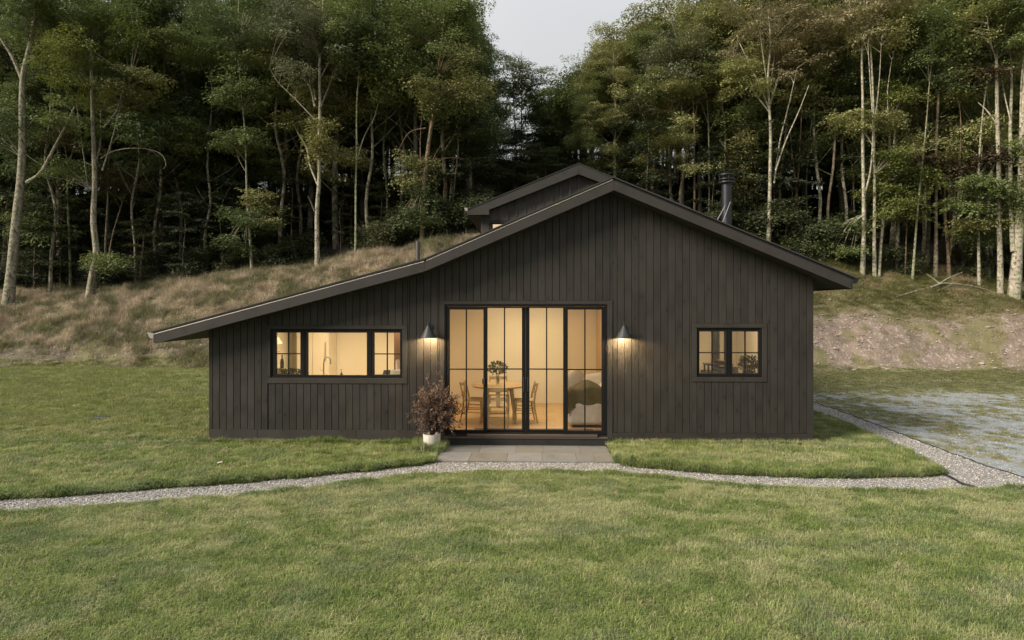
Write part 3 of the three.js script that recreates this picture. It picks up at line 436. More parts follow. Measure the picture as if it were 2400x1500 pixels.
{
  const r = rng(31), v = thing('flower_vase', 'small glass vase of green flower stems on the dining table', 'vase', [-0.6, FL + 0.752, -1.4]);
  mesh('vase', new THREE.LatheGeometry([[0.001, 0], [0.045, 0], [0.05, 0.02], [0.046, 0.14], [0.05, 0.19], [0.046, 0.19], [0.042, 0.14], [0.044, 0.01], [0.001, 0.01]].map(([a, b]) => new THREE.Vector2(a, b)), 24), M.glass, v);
  const st = []; for (let i = 0; i < 14; i++) { const a = r() * 6.3, k = 0.06 + 0.16 * r(); st.push(tube([V(0.02 * Math.cos(a), 0.02, 0.02 * Math.sin(a)), V(0.03 * Math.cos(a), 0.2, 0.03 * Math.sin(a)), V(k * Math.cos(a), 0.32 + 0.14 * r(), k * Math.sin(a))], [0.003, 0.002], 4, 3)); }
  mesh('flower_stems', st, leafy([0.06, 0.075, 0.03]), v); mesh('foliage', bushGeo(r, 260, 0.2, 0.13, 0.18, 0.36, 0.055, 0.03), leafy([0.06, 0.07, 0.03]), v);
  mesh('blossoms', bushGeo(r, 60, 0.17, 0.1, 0.15, 0.38, 0.045, 0.04), leafy([0.4, 0.34, 0.24]), v);
}
{
  const s = thing('sofa', 'rounded light grey sofa seen end-on inside the right door panel', 'sofa', [1.22, FL, -1.5]);
  const mS = mat([0.55, 0.53, 0.49], { map: clothTex, roughness: 0.95 });
  mesh('base', rbox(0.84, 0.5, 1.7, 0.1, 0.03, 0.29, 0, 5), mS, s); mesh('armrest', rbox(0.82, 0.44, 0.34, 0.11, 0.03, 0.5, 0.66, 5), mS, s); mesh('backrest', rbox(0.26, 0.8, 1.68, 0.1, 0.36, 0.46, -0.02, 5), mS, s); mesh('plinth', box(-0.3, 0.36, 0, 0.045, -0.75, 0.8), M.black, s);
  const pil = (n, x, y, z, a, b, l) => { const g = new THREE.SphereGeometry(0.25, 24, 16); const p = g.attributes.position; for (let i = 0; i < p.count; i++) { const X = p.getX(i) / 0.25, Y = p.getY(i) / 0.25, Z = p.getZ(i) / 0.25, q = Math.pow(Math.pow(Math.abs(X), 4) + Math.pow(Math.abs(Y), 4), 0.25) || 1, e = Math.hypot(X, Y) / q; p.setXYZ(i, X * 0.24 * e, Y * 0.22 * e, Z * 0.1); } g.computeVertexNormals(); const o = thing(n, l, 'cushion', [x, y, z]); o.rotation.set(-0.25, a, b); mesh('cushion_cover', boxUV(g), mat([0.62, 0.58, 0.5], { map: clothTex, roughness: 1 }), o); return o; };
  pil('cushion', 1.02, FL + 0.86, -1.25, 0.3, 0.7, 'pale cushion standing on its corner at the left of the sofa'); pil('cushion', 1.42, FL + 0.82, -1.1, -0.2, 0.12, 'larger cream cushion at the right of the sofa');
  // throw blanket draped over the arm
  const g = new THREE.PlaneGeometry(1, 1, 40, 40), p = g.attributes.position; for (let i = 0; i < p.count; i++) { const u = p.getX(i) + 0.5, v = p.getY(i) + 0.5; const x = lerp(-0.43, 0.48, u), hem = lerp(0.28, 0.56, Math.pow(u, 0.8)) + 0.05 * Math.sin(u * 5), top = 0.77 + 0.11 * Math.exp(-Math.pow((u - 0.5) * 4, 2)) * smooth(0.35, 0.6, v) + 0.03 * Math.sin(u * 9 + v * 4); let y, z; if (v < 0.5) { y = lerp(hem, top, v / 0.5); z = 0.855 + 0.016 * Math.sin(u * 16 + v * 3) - 0.05 * Math.pow(v / 0.5, 9); } else { y = top; z = 0.765 - (v - 0.5) * 0.75; } if (x < -0.36) y -= 0.04; p.setXYZ(i, x, y, z); } g.computeVertexNormals();
  const b = mesh('throw_blanket', g, mat([0.1, 0.085, 0.045], { map: clothTex, roughness: 1, side: THREE.DoubleSide })); b.position.set(1.22, FL, -1.5); tag(b, 'dark olive throw blanket draped over the end of the sofa', 'blanket');
  const rug = mesh('door_mat', rbox(2.3, 0.012, 0.34, 0.005, 0, 0, 0), mat([0.2, 0.12, 0.075], { map: clothTex, roughness: 1 })); rug.position.set(0.15, FL + 0.008, -0.36); tag(rug, 'long brown mat on the floor just inside the sliding door', 'mat');
}
// ---------------------------------------------------------------- kitchen things
{
  const white = mat([0.72, 0.68, 0.6], { roughness: 0.5 });
  const c = thing('kitchen_counter', 'white kitchen counter under the wide window', 'counter', [-3.6, FL, -0.5]);
  mesh('cabinet', box(-1.6, 1.5, 0, 0.96, -0.3, 0.32), white, c); mesh('worktop', rbox(3.12, 0.04, 0.65, 0.006, -0.05, 0.985, 0.0), mat([0.66, 0.62, 0.55], { roughness: 0.3 }), c);
  const W = FL + 1.005;
  const f = thing('kitchen_tap', 'brass coloured gooseneck tap behind the wide kitchen window', 'tap', [-3.955, W, -0.42]);
  mesh('spout', tube([V(0, 0, 0), V(0, 0.3, 0), V(0.03, 0.38, 0), V(0.08, 0.4, 0), V(0.125, 0.37, 0), V(0.135, 0.26, 0)], [0.013, 0.013, 0.013, 0.013, 0.013], 10, 5), M.steel, f); mesh('tap_base', cyl(0.026, 0.024, 0.05, 0, 0, 0), M.steel, f); mesh('handle', bar([0.0, 0.12, 0], [-0.07, 0.16, 0.0], 0.007), M.steel, f);
  const d = thing('soap_dispenser', 'small dark soap dispenser on the sill of the wide kitchen window', 'soap dispenser', [-3.59, W, -0.36]); mesh('bottle', new THREE.LatheGeometry([[0.001, 0], [0.03, 0], [0.032, 0.07], [0.01, 0.1], [0.01, 0.12], [0.001, 0.12]].map(([a, b]) => new THREE.Vector2(a, b)), 16), M.black, d); mesh('pump', merge([cyl(0.004, 0.004, 0.04, 0, 0.12, 0, 8), box(-0.025, 0.008, 0.155, 0.165, -0.006, 0.006)]), M.black, d);
  const t = thing('pantry_cabinet', 'tall cream pantry cabinet with a long handle at the back of the kitchen', 'cabinet', [-5.12, FL, -3.5]); mesh('carcass', box(-0.42, 0.36, 0, 2.1, -0.38, 0.24), white, t); mesh('door', rbox(0.37, 2.0, 0.02, 0.004, -0.22, 1.04, 0.252), white, t); mesh('door', rbox(0.35, 2.0, 0.02, 0.004, 0.155, 1.04, 0.252), white, t); mesh('handle', bar([0.3, 1.1, 0.3], [0.3, 1.55, 0.3], 0.012), M.steel, t);
  const h = thing('range_hood', 'white range hood high on the kitchen end wall', 'range hood', [-5.45, 1.95, -1.4]); mesh('canopy', new THREE.CylinderGeometry(0.16, 0.3, 0.22, 4, 1).rotateY(0.785), white, h); mesh('duct', box(-0.12, 0.12, 0.1, 0.6 - 0.35, -0.12, 0.12), white, h);
  const sh = thing('wall_shelf', 'narrow wooden shelf on the kitchen end wall', 'shelf', [-5.55, 1.62, -1.5]); mesh('board', box(-0.24, 0.1, 0, 0.03, -0.5, 0.5), M.oak, sh); mesh('bracket', box(-0.22, -0.2, -0.15, 0, -0.35, -0.33), M.black, sh);
  const bt = thing('glass_bottle', 'dark glass bottle standing in the left kitchen casement', 'bottle', [-4.86, W + 0.16, -0.62]); mesh('bottle', new THREE.LatheGeometry([[0.001, 0], [0.036, 0], [0.038, 0.12], [0.03, 0.17], [0.012, 0.2], [0.012, 0.27], [0.001, 0.27]].map(([a, b]) => new THREE.Vector2(a, b)), 18), mat([0.03, 0.02, 0.022], { roughness: 0.2 }), bt);
  const cr = thing('storage_box', 'pale storage box carrying a dark bottle on the kitchen counter', 'box', [-4.86, W, -0.62]); mesh('box', rbox(0.26, 0.16, 0.18, 0.008, 0, 0.08, 0), mat([0.4, 0.38, 0.25]), cr); mesh('lid', box(-0.13, 0.13, 0.145, 0.158, -0.095, 0.095), M.oak, cr);
  const r = rng(8), hb = thing('herb_tray', 'tray of dark herbs along the sill of the left kitchen casement', 'herb tray', [-4.575, W, -0.36]); mesh('tray', rbox(0.5, 0.06, 0.14, 0.01, 0, 0.03, 0), mat([0.2, 0.12, 0.07]), hb); mesh('foliage', bushGeo(r, 500, 0.24, 0.07, 0.08, 0.1, 0.04, 0.018), leafy([0.03, 0.035, 0.02]), hb);
  const bk = thing('book_stack', 'low stack of dark books in the right kitchen casement', 'books', [-2.72, W, -0.42]); [0, 1, 2].forEach((k) => mesh('book', rbox(0.13 - k * 0.008, 0.03, 0.1, 0.003, k * 0.004, 0.075 + 0.031 * k, 0), [M.black, mat([0.06, 0.03, 0.02]), M.black][k], bk)); mesh('tray', box(-0.09, 0.09, 0, 0.059, -0.07, 0.07), M.black, bk);
  const bo = thing('mixing_bowl', 'cream ceramic bowl in the right kitchen casement', 'bowl', [-2.52, W, -0.45]); mesh('bowl', new THREE.LatheGeometry([[0.001, 0], [0.06, 0], [0.12, 0.1], [0.125, 0.15], [0.118, 0.15], [0.055, 0.012], [0.001, 0.012]].map(([a, b]) => new THREE.Vector2(a, b)), 28), mat([0.7, 0.65, 0.55], { roughness: 0.4 }), bo);
  const cd = thing('pillar_candle', 'pale pink pillar candle in the right kitchen casement', 'candle', [-2.56, W, -0.7]); mesh('wax', new THREE.LatheGeometry([[0.001, 0], [0.04, 0], [0.04, 0.3], [0.03, 0.33], [0.001, 0.335]].map(([a, b]) => new THREE.Vector2(a, b)), 18), mat([0.68, 0.5, 0.4]), cd);
  const pl = thing('brown_cupboard', 'brown wooden cupboard end seen in the right kitchen casement', 'cupboard', [-2.84, FL, -2.2]); mesh('side', box(-0.05, 0.42, 0, 2.15, -0.3, 0.3), mat([0.16, 0.085, 0.055], { map: grainTex }), pl); mesh('door', rbox(0.44, 2.05, 0.02, 0.004, 0.185, 1.05, 0.312), mat([0.17, 0.09, 0.06], { map: grainTex }), pl);
}
// ---------------------------------------------------------------- the room behind the small window
{
  const r = rng(44);
  const sp = mesh('stove_pipe', cyl(0.075, 0.075, 2.4, 4.29, 1.2, -2.6, 20), M.black); tag(sp, 'black stove pipe rising behind the small right window', 'stove pipe');
  const st = thing('wood_stove', 'black wood stove below the stove pipe', 'stove', [4.29, FL, -2.6]); mesh('body', rbox(0.6, 0.7, 0.5, 0.03, 0, 0.6, 0), M.black, st); for (const [x, z] of [[1, 1], [1, -1], [-1, 1], [-1, -1]]) mesh('leg', box(x * 0.24 - 0.02, x * 0.24 + 0.02, 0, 0.26, z * 0.18 - 0.02, z * 0.18 + 0.02), M.black, st);
  const tb = thing('side_table', 'small dark table with boxes behind the left sash of the small window', 'side table', [3.75, FL, -0.62]); mesh('tabletop', rbox(0.5, 0.03, 0.34, 0.005, 0, 1.27, 0), mat([0.07, 0.045, 0.03]), tb); for (const [x, z] of [[1, 1], [1, -1], [-1, 1], [-1, -1]]) mesh('leg', box(x * 0.22 - 0.015, x * 0.22 + 0.015, 0, 1.254, z * 0.14 - 0.015, z * 0.14 + 0.015), mat([0.07, 0.045, 0.03]), tb);
  const pb = thing('planter_box', 'brown planter box below the small dark table top', 'planter', [3.92, FL + 0.9, -0.6]); mesh('box', rbox(0.34, 0.3, 0.2, 0.01, 0.02, 0.17, 0), mat([0.13, 0.085, 0.055], { map: grainTex }), pb);
  const bw = thing('shallow_bowl', 'shallow pinkish bowl on the small dark table', 'bowl', [3.84, FL + 1.286, -0.6]); mesh('bowl', new THREE.LatheGeometry([[0.001, 0], [0.06, 0], [0.15, 0.06], [0.146, 0.064], [0.055, 0.01], [0.001, 0.01]].map(([a, b]) => new THREE.Vector2(a, b)), 24), mat([0.42, 0.28, 0.2]), bw);
  const vs = thing('clay_vase', 'dark clay vase with thin twigs on the small dark table', 'vase', [3.72, FL + 1.286, -0.66]); mesh('vase', new THREE.LatheGeometry([[0.001, 0], [0.04, 0], [0.055, 0.06], [0.03, 0.14], [0.024, 0.17], [0.02, 0.17], [0.001, 0.16]].map(([a, b]) => new THREE.Vector2(a, b)), 18), mat([0.2, 0.11, 0.08]), vs); mesh('twigs', [...Array(7)].map(() => { const a = r() * 6.3; return tube([V(0, 0.15, 0), V(0.03 * Math.cos(a), 0.24, 0.03 * Math.sin(a)), V(0.09 * Math.cos(a), 0.33, 0.06 * Math.sin(a))], [0.003, 0.0015], 4, 3); }), mat([0.15, 0.08, 0.06]), vs);
  const ip = thing('house_plant', 'bushy reddish pot plant behind the right sash of the small window', 'pot plant', [4.3, FL + 0.95, -0.5]); mesh('pot', new THREE.LatheGeometry([[0.001, 0], [0.09, 0], [0.11, 0.2], [0.1, 0.2], [0.001, 0.18]].map(([a, b]) => new THREE.Vector2(a, b)), 20), M.black, ip); mesh('foliage', bushGeo(r, 420, 0.2, 0.17, 0.16, 0.33, 0.055, 0.032, 0.1), leafy([0.09, 0.06, 0.03]), ip); mesh('stems', [...Array(12)].map(() => { const a = r() * 6.3, k = 0.08 + 0.1 * r(); return tube([V(0, 0.18, 0), V(k * 0.4 * Math.cos(a), 0.3, k * 0.4 * Math.sin(a)), V(k * Math.cos(a), 0.44 + 0.1 * r(), k * Math.sin(a))], [0.004, 0.002], 4, 3); }), mat([0.12, 0.06, 0.04]), ip);
  const ps = thing('plant_stand', 'dark plant stand carrying the reddish pot plant', 'plant stand', [4.3, FL, -0.5]); mesh('top', cyl(0.13, 0.13, 0.03, 0, 0.918, 0), M.black, ps); for (const a of [0.5, 2.6, 4.7]) mesh('leg', bar([0.11 * Math.cos(a), 0, 0.11 * Math.sin(a)], [0.09 * Math.cos(a), 0.918, 0.09 * Math.sin(a)], 0.012), M.black, ps);
  const pt = thing('wall_post', 'dark upright post behind the left sash of the small window', 'post', [4.05, FL, -1.1]); mesh('post', rbox(0.06, 2.4, 0.06, 0.006, 0, 1.2, 0), M.black, pt);
}
// ---------------------------------------------------------------- potted shrub by the door
{
  const r = rng(61), g = thing('potted_shrub', 'reddish brown shrub in a white stone pot beside the sliding door', 'shrub', [-1.72, LEFT_Y - 0.02, 0.3]);
  mesh('pot', new THREE.LatheGeometry([[0.001, 0], [0.11, 0], [0.135, 0.03], [0.156, 0.12], [0.16, 0.26], [0.148, 0.262], [0.14, 0.22], [0.001, 0.22]].map(([a, b]) => new THREE.Vector2(a, b)), 36), M.pot, g);
  const L = [], st = [];
  for (let i = 0; i < 300; i++) {
    const a = r() * 6.283, e = Math.acos(lerp(0.98, -0.8, r())), len = (0.32 + 0.3 * r()) * (e < 0.5 ? 1.25 : 1), c = V(0.1, 0.63, 0.04), d = V(Math.sin(e) * Math.cos(a), Math.cos(e), Math.sin(e) * Math.sin(a) * 0.85), b = V(0.04 * Math.cos(a), 0.24, 0.04 * Math.sin(a)), m = c.clone().addScaledVector(d, 0.1 + 0.1 * r()), t = c.clone().addScaledVector(d, len).add(V(0, 0.06 * r(), 0));
    if (r() < 0.45) { const q = 0.3 + 0.25 * r(); t.lerp(m, q); }
    st.push(tube([b, m, t], [0.005, 0.0018], 3, 4)); const cv = new THREE.CatmullRomCurve3([b, m, t]);
    for (let k = 0; k < 34; k++) { const u = lerp(e > 1.2 ? 0.2 : 0.42, 1, Math.pow(r(), 0.8)), p = cv.getPoint(u).add(rdir(r).multiplyScalar(0.045 * r())), dd = d.clone().multiplyScalar(0.7).add(rdir(r)).normalize(), s = V(0, 0, 0).crossVectors(dd, rdir(r)).normalize(); L.push([p, dd, s, 0.034 + 0.028 * r(), 0.016 + 0.012 * r(), 0.1]); }
  }
  mesh('stems', st, mat([0.06, 0.035, 0.028]), g);
  const third = Math.floor(L.length * 0.62); mesh('foliage', leafGeo(L.slice(0, third)), leafy([0.105, 0.066, 0.045], 0.3), g); mesh('foliage', leafGeo(L.slice(third)), leafy([0.18, 0.118, 0.085], 0.3), g);
}

// ---------------------------------------------------------------- grass
function tuftGeo(seed, n, R, l0, l1, w, lean, sag) { // curved tapering blades
  const r = rng(seed), pos = [], idx = [];
  for (let i = 0; i < n; i++) {
    const a = r() * 6.283, q = Math.sqrt(r()) * R, x = Math.cos(a) * q, z = Math.sin(a) * q, L = lerp(l0, l1, r() * r()), b = r() * 6.283, t = lean * (0.3 + r()), dx = Math.cos(b), dz = Math.sin(b), wx = -dz * w * (0.6 + 0.7 * r()) * 0.5, wz = dx * w * 0.5, k = pos.length / 3;
    const p1 = [x + dx * L * t * 0.3, L * 0.55, z + dz * L * t * 0.3], p2 = [x + dx * L * t, L * (1 - sag * t), z + dz * L * t];
    pos.push(x - wx, -0.01, z - wz, x + wx, -0.01, z + wz, p1[0] - wx * 0.8, p1[1], p1[2] - wz * 0.8, p1[0] + wx * 0.8, p1[1], p1[2] + wz * 0.8, p2[0], p2[1], p2[2]);
    idx.push(k, k + 1, k + 3, k, k + 3, k + 2, k + 2, k + 3, k + 4);
  }
  const g = new THREE.BufferGeometry(); g.setAttribute('position', new THREE.Float32BufferAttribute(pos, 3)); g.setIndex(idx); g.computeVertexNormals(); return g;
}
const bladeMat = new THREE.MeshPhysicalMaterial({ color: 0xffffff, roughness: 0.75, transmission: 0.35, thickness: 0, side: THREE.DoubleSide, specularIntensity: 0.35 });
const mix3 = (a, b, t) => [lerp(a[0], b[0], t), lerp(a[1], b[1], t), lerp(a[2], b[2], t)];
function lawnColor(x, z, r, dry) {
  const a = fbm(x * 0.5 + 3, z * 0.9, 51, 3), b = fbm(x * 2.1, z * 3.4, 61, 3), c = fbm(x * 6.5, z * 9, 71, 2), mow = 0.5 + 0.5 * Math.sin(z * 5.6 + 0.4 * x + 2 * a);
  let k = mix3([0.15, 0.21, 0.05], [0.29, 0.335, 0.105], clamp(smooth(0.28, 0.72, b * 0.45 + c * 0.55) * 0.85 + 0.15 * mow));
  k = mix3(k, [0.47, 0.45, 0.26], smooth(0.46, 0.68, a * 0.3 + b * 0.38 + c * 0.32 + dry) * 0.55);
  k = mix3(k, [0.17, 0.22, 0.105], smooth(0.55, 0.75, fbm(x * 1.6 + 20, z * 2.4, 81, 3)) * 0.5);
  const f = 0.74 + 0.52 * r(); if (r() < 0.07) k = [0.42, 0.37, 0.21]; return [k[0] * f, k[1] * f, k[2] * f];
}
function scatter(n, x0, x1, z0, z1, seed, fn) { const r = rng(seed), out = []; for (let i = 0; i < n; i++) { const x = lerp(x0, x1, r()), z = lerp(z0, z1, r()), e = fn(x, z, r); if (e) out.push(e); } return out; }
function inFrame(x, z, m = 0.6) { const dx = x - EYE.x, dz = z - EYE.z, d = -(dx * BK[0] + dz * BK[1]), X = dx * RX[0] + dz * RX[1]; return d > 3.5 && Math.abs(X) < d * 0.8 + m; }
function lawn(label, name, list, seeds, opt) { const parts = seeds.map(() => []); list.forEach((e, i) => parts[i % seeds.length].push(e)); seeds.forEach((s, i) => tag(inst(name, tuftGeo(s, ...opt), bladeMat, parts[i]), label, 'grass', label, 'stuff')); }
lawn('uneven mown grass of the lawn in front of the gravel path', 'lawn_grass', scatter(60000, -9, 9.5, 1.9, 8.2, 101, (x, z, r) => inFrame(x, z) && inside(frontPoly, x, z) ? { m: M4(x, FRONT_Y, z, r() * 6.3, 1, 0.5 + 0.5 * r() + 0.6 * fbm(x * 5, z * 7, 17, 2)), c: lawnColor(x, z, r, 0.1 * smooth(5.5, 3.2, z) - 0.05 * smooth(4.6, 6.5, z)) } : null), [1, 2, 3, 4], [36, 0.075, 0.035, 0.085, 0.0045, 0.9, 0.45]);
lawn('mown grass of the lawn left of the house', 'lawn_grass', scatter(46000, -22, -1.45, -12, 6, 102, (x, z, r) => { if (!inFrame(x, z, 1)) return null; const isl = inside(leftPoly, x, z); if (!isl && !(x < -6.05 && z < -1.1)) return null; const far = smooth(0.5, -1.5, z - 0.25 * Math.sin(x)); return { m: M4(x, Math.max(isl ? LEFT_Y : -1, terrainY(x, z)), z, r() * 6.3, 1 + 0.5 * smooth(0, -9, z), 0.75 + 0.7 * r() + 0.3 * far), c: mix3(lawnColor(x, z, r, -0.02), [0.26, 0.25, 0.075], 0.75 * far * r()) }; }), [5, 6, 7], [34, 0.09, 0.04, 0.095, 0.0052, 0.9, 0.45]);
lawn('rough grass of the lawn patch at the right house corner', 'lawn_grass', scatter(16000, 1.5, 7, -8.5, 2.2, 103, (x, z, r) => inFrame(x, z, 1) && inside(rightPoly, x, z) ? { m: M4(x, RIGHT_Y, z, r() * 6.3, 1, 0.9 + 0.8 * r()), c: lawnColor(x, z, r, 0.16 * smooth(0.5, 0.1, z) * (z > -0.1 ? 1 : 0) + 0.02) } : null), [8, 9], [36, 0.075, 0.04, 0.095, 0.0046, 0.9, 0.45]);
// longer grass hanging over the lawn edges along the path
function edgeList(line, dzs, y, seed, n, hgt) { const r = rng(seed), out = []; for (let i = 0; i < n; i++) { const k = Math.floor(r() * (line.length - 1)), t = r(), x = lerp(line[k][0], line[k + 1][0], t), z = lerp(line[k][1], line[k + 1][1], t) + dzs * (-0.03 + 0.13 * r()); if (!inFrame(x, z, 0.5)) continue; const c = lawnColor(x, z, r, -0.06); out.push({ m: M4(x, y * (0.35 + 0.65 * r()), z, r() * 6.3, 1, hgt * (0.35 + 1.3 * r() * fbm(x * 3, z * 3, 19, 2) * 1.6)), c: [c[0] * 0.85, c[1] * 0.9, c[2] * 0.8] }); } return out; }
lawn('longer grass hanging over the lawn edges beside the path', 'edge_grass', [...edgeList(upL.slice(60), -1, LEFT_Y, 7, 5200, 1.15), ...edgeList(upR, -1, RIGHT_Y, 8, 3200, 1.2), ...edgeList(low, 1, FRONT_Y, 9, 9000, 0.95), ...edgeList(sideL, -0.2, RIGHT_Y, 10, 1800, 1)], [12, 13], [26, 0.06, 0.05, 0.12, 0.005, 1.1, 0.5]);
lawn('grass growing against the foot of the house wall', 'wall_grass', [...scatter(900, -6.2, -1.95, 0.02, 0.12, 23, (x, z, r) => ({ m: M4(x, LEFT_Y, z, r() * 6.3, 1, 0.8 + 1.0 * r() * fbm(x * 2, 3, 5, 2) * 2), c: lawnColor(x, z, r, -0.05) })), ...scatter(900, 1.64, 5.4, 0.02, 0.12, 24, (x, z, r) => ({ m: M4(x, RIGHT_Y, z, r() * 6.3, 1, 0.8 + 0.9 * r()), c: lawnColor(x, z, r, 0.16) })), ...scatter(260, -2.1, -1.45, 0.1, 0.7, 25, (x, z, r) => ({ m: M4(x, LEFT_Y, z, r() * 6.3, 1, 1 + 1.2 * r()), c: lawnColor(x, z, r, -0.12) }))], [14, 15], [22, 0.05, 0.05, 0.13, 0.0045, 0.9, 0.4]);
lawn('sparse weeds and grass in the crushed stone drive', 'drive_grass', scatter(60000, 7.5, 24, -11.5, 2.6, 104, (x, z, r) => { if (!inFrame(x, z, 1)) return null; const n1 = fbm(x * 0.8, z * 0.8, 21, 4), n2 = fbm(x * 4, z * 4, 31, 3), n3 = fbm(x * 14, z * 14, 41, 2), g = smooth(0.46, 0.56, n1 * 0.4 + n2 * 0.38 + n3 * 0.22 + 0.1 * smooth(-6.5, -10, z) + 0.14 * smooth(8.6, 7.6, x) * smooth(-1, -5, z)), far = smooth(-7.6, -9.6, z); if (r() > 0.03 + 0.6 * g + 0.7 * far || inside(pathPoly, x, z)) return null; return { m: M4(x, terrainY(x, z), z, r() * 6.3, 1 + far * 0.5, 0.4 + 1.1 * r() * r()), c: mix3(lawnColor(x, z, r, -0.02), [0.15, 0.13, 0.06], 0.3 + 0.5 * r()) }; }), [16, 17], [20, 0.09, 0.03, 0.075, 0.0055, 1, 0.5]);
// tall dry grass on the bank
{
  const list = scatter(38000, -27, 8, -19, -11.2, 105, (x, z, r) => {
    if (!inFrame(x, z, 1.5)) return null; const n = fbm(x * 1.1, z * 1.1, 91, 3), m = fbm(x * 1.9, z * 1.9, 92, 3), q = fbm(x * 4, z * 4, 95, 2), toe = smooth(-13.4, -12, z), bare = smooth(0.46, 0.6, fbm(x * 0.6 + 4, z * 0.9, 93, 2) + 0.2 * smooth(-13, -16.5, x)) * toe; if (r() < 0.12 + 0.85 * bare || r() > 0.2 + 1.4 * n) return null;
    const green = smooth(0.46, 0.56, m * 0.7 + q * 0.3 + 0.07 * toe) * (0.55 + 0.45 * r()), f = 0.62 + 0.76 * r(); const c = mix3(mix3([0.55, 0.47, 0.35], [0.36, 0.27, 0.17], smooth(0.35, 0.65, q) * r()), r() < 0.4 ? [0.11, 0.13, 0.045] : [0.2, 0.205, 0.085], green);
    const h = lerp(0.25, 1.5, Math.pow(clamp(n * 0.6 + q * 0.5 + 0.35 * (r() - 0.5)), 1.6)) * (1 - 0.25 * toe) * (0.5 + 0.5 * smooth(-11.3, -12.2, z - 0.3)) * (r() < 0.04 ? 1.5 : 1); return { m: M4(x, terrainY(x, z) - 0.02, z, r() * 6.3, 0.7 + 0.6 * r(), Math.max(0.2, h), 0.9, (r() - 0.5) * 0.7, (r() - 0.5) * 0.7), c: [c[0] * f, c[1] * f, c[2] * f] };
  });
  lawn('tall straw coloured grass covering the bank left of the house', 'dry_grass', list, [31, 32, 33], [36, 0.17, 0.22, 0.62, 0.007, 0.8, 0.55]);
  lawn('rough green and tan grass on top of the bank right of the house', 'rough_grass', scatter(16000, 6, 26, -19.5, -11.4, 106, (x, z, r) => { if (!inFrame(x, z, 1.5)) return null; const n = fbm(x * 0.8, z * 0.8, 94, 3), k = smooth(-13.2, -14.4, z + 1.2 * (fbm(x * 0.8, z * 0.8, 21, 4) - 0.5)); if (r() > 0.07 + 0.93 * k) return null; const f = 0.7 + 0.6 * r(), c = mix3([0.19, 0.19, 0.065], [0.36, 0.3, 0.17], smooth(0.4, 0.65, n)); return { m: M4(x, terrainY(x, z) - 0.01, z, r() * 6.3, 1, 0.3 + 0.5 * r() * n + (z < -17.5 ? 0.25 : 0), 1), c: [c[0] * f, c[1] * f, c[2] * f] }; }), [34, 35], [34, 0.18, 0.2, 0.5, 0.007, 0.8, 0.5]);
  // stones and clods on the bare earth
  const sl = [...scatter(3600, 6, 24, -14.6, -11.3, 107, (x, z, r) => { const s = 0.015 + 0.055 * r() * r() * r() + (r() < 0.01 ? 0.05 : 0); if (z < -13.7 && r() < 0.6) return null; const f = 0.7 + 0.7 * r(); return { m: M4(x, terrainY(x, z) + s * 0.2, z, r() * 6, s * (1 + r()), s * 0.7, s), c: [0.27 * f, 0.22 * f, 0.185 * f] }; }), ...scatter(2600, -24, 3, -15, -11.4, 108, (x, z, r) => { const s = 0.02 + 0.06 * r() * r() * r(); const f = 0.7 + 0.7 * r(); return { m: M4(x, terrainY(x, z) + s * 0.3, z, r() * 6, s * (1 + r()), s * 0.7, s), c: [0.3 * f, 0.26 * f, 0.22 * f] }; })];
  tag(inst('bank_stones', new THREE.IcosahedronGeometry(1, 0), mat([1, 1, 1], { roughness: 0.95, flatShading: true }), sl), 'loose stones and clods scattered over the earth bank', 'stones', 'stones on the bank', 'stuff');
  const ds = scatter(26000, 7.6, 22, -10, 2.2, 109, (x, z, r) => { if (!inFrame(x, z, 0.5) || inside(pathPoly, x, z)) return null; const s = 0.007 + 0.016 * r() * r() * r(), f = 0.6 + 0.8 * r(); return { m: M4(x, terrainY(x, z) + s * 0.3, z, r() * 6, s * (1 + 0.6 * r()), s * 0.7, s), c: [0.27 * f, 0.29 * f, 0.3 * f] }; });
  tag(inst('drive_stones', new THREE.IcosahedronGeometry(1, 0), mat([1, 1, 1], { roughness: 0.95, flatShading: true }), ds), 'bluish grey crushed stone lying over the drive', 'stones', 'crushed stone of the drive', 'stuff');
}
// ---------------------------------------------------------------- trees
function sprayGeo(seed, n, R, l, w, thick = 0.16) { // a flat, drooping spray of leaves along twigs
  const r = rng(seed), L = [];
  for (let t = 0; t < 7; t++) {
    const a = t * 0.9 + r() * 0.6, len = R * (0.6 + 0.5 * r()), el = (r() - 0.35) * 0.6;
    for (let k = 0; k < n / 7; k++) { const u = 0.12 + 0.9 * Math.pow(r(), 0.75), b = a + (r() - 0.5) * 0.9 * (0.4 + u * 0.5), p = V(Math.cos(b) * len * u, Math.sin(el) * len * u - 0.22 * u * u * R + (r() - 0.5) * thick, Math.sin(b) * len * u), d = V(Math.cos(b + (r() - 0.5) * 2.4), -0.25 + (r() - 0.5) * 0.9, Math.sin(b + (r() - 0.5) * 2.4)).normalize(), s = V(0, 0, 0).crossVectors(V((r() - 0.5) * 0.9, 1, (r() - 0.5) * 0.9), d).normalize(); L.push([p, d, s, l * (0.5 + 1.0 * r()), w * (0.6 + 0.8 * r()), 0.12]); }
  }
  const g = leafGeo(L); return g;
}
const sprays = [sprayGeo(1, 119, 0.64, 0.105, 0.07), sprayGeo(2, 126, 0.64, 0.1, 0.066, 0.3), sprayGeo(3, 105, 0.72, 0.115, 0.076, 0.1), sprayGeo(4, 133, 0.56, 0.095, 0.062, 0.36)];
const leafMat = leafy([1, 1, 1], 0.45);
const bark = (c) => mat(c, { map: barkTex, bumpMap: barkBump, bumpScale: 0.008, roughness: 0.92 });
const BARK = { pale: bark([0.42, 0.38, 0.31]), grey: bark([0.3, 0.27, 0.22]), green: bark([0.3, 0.3, 0.2]), brown: bark([0.2, 0.16, 0.12]), rust: bark([0.24, 0.165, 0.115]), dark: bark([0.09, 0.078, 0.06]) };
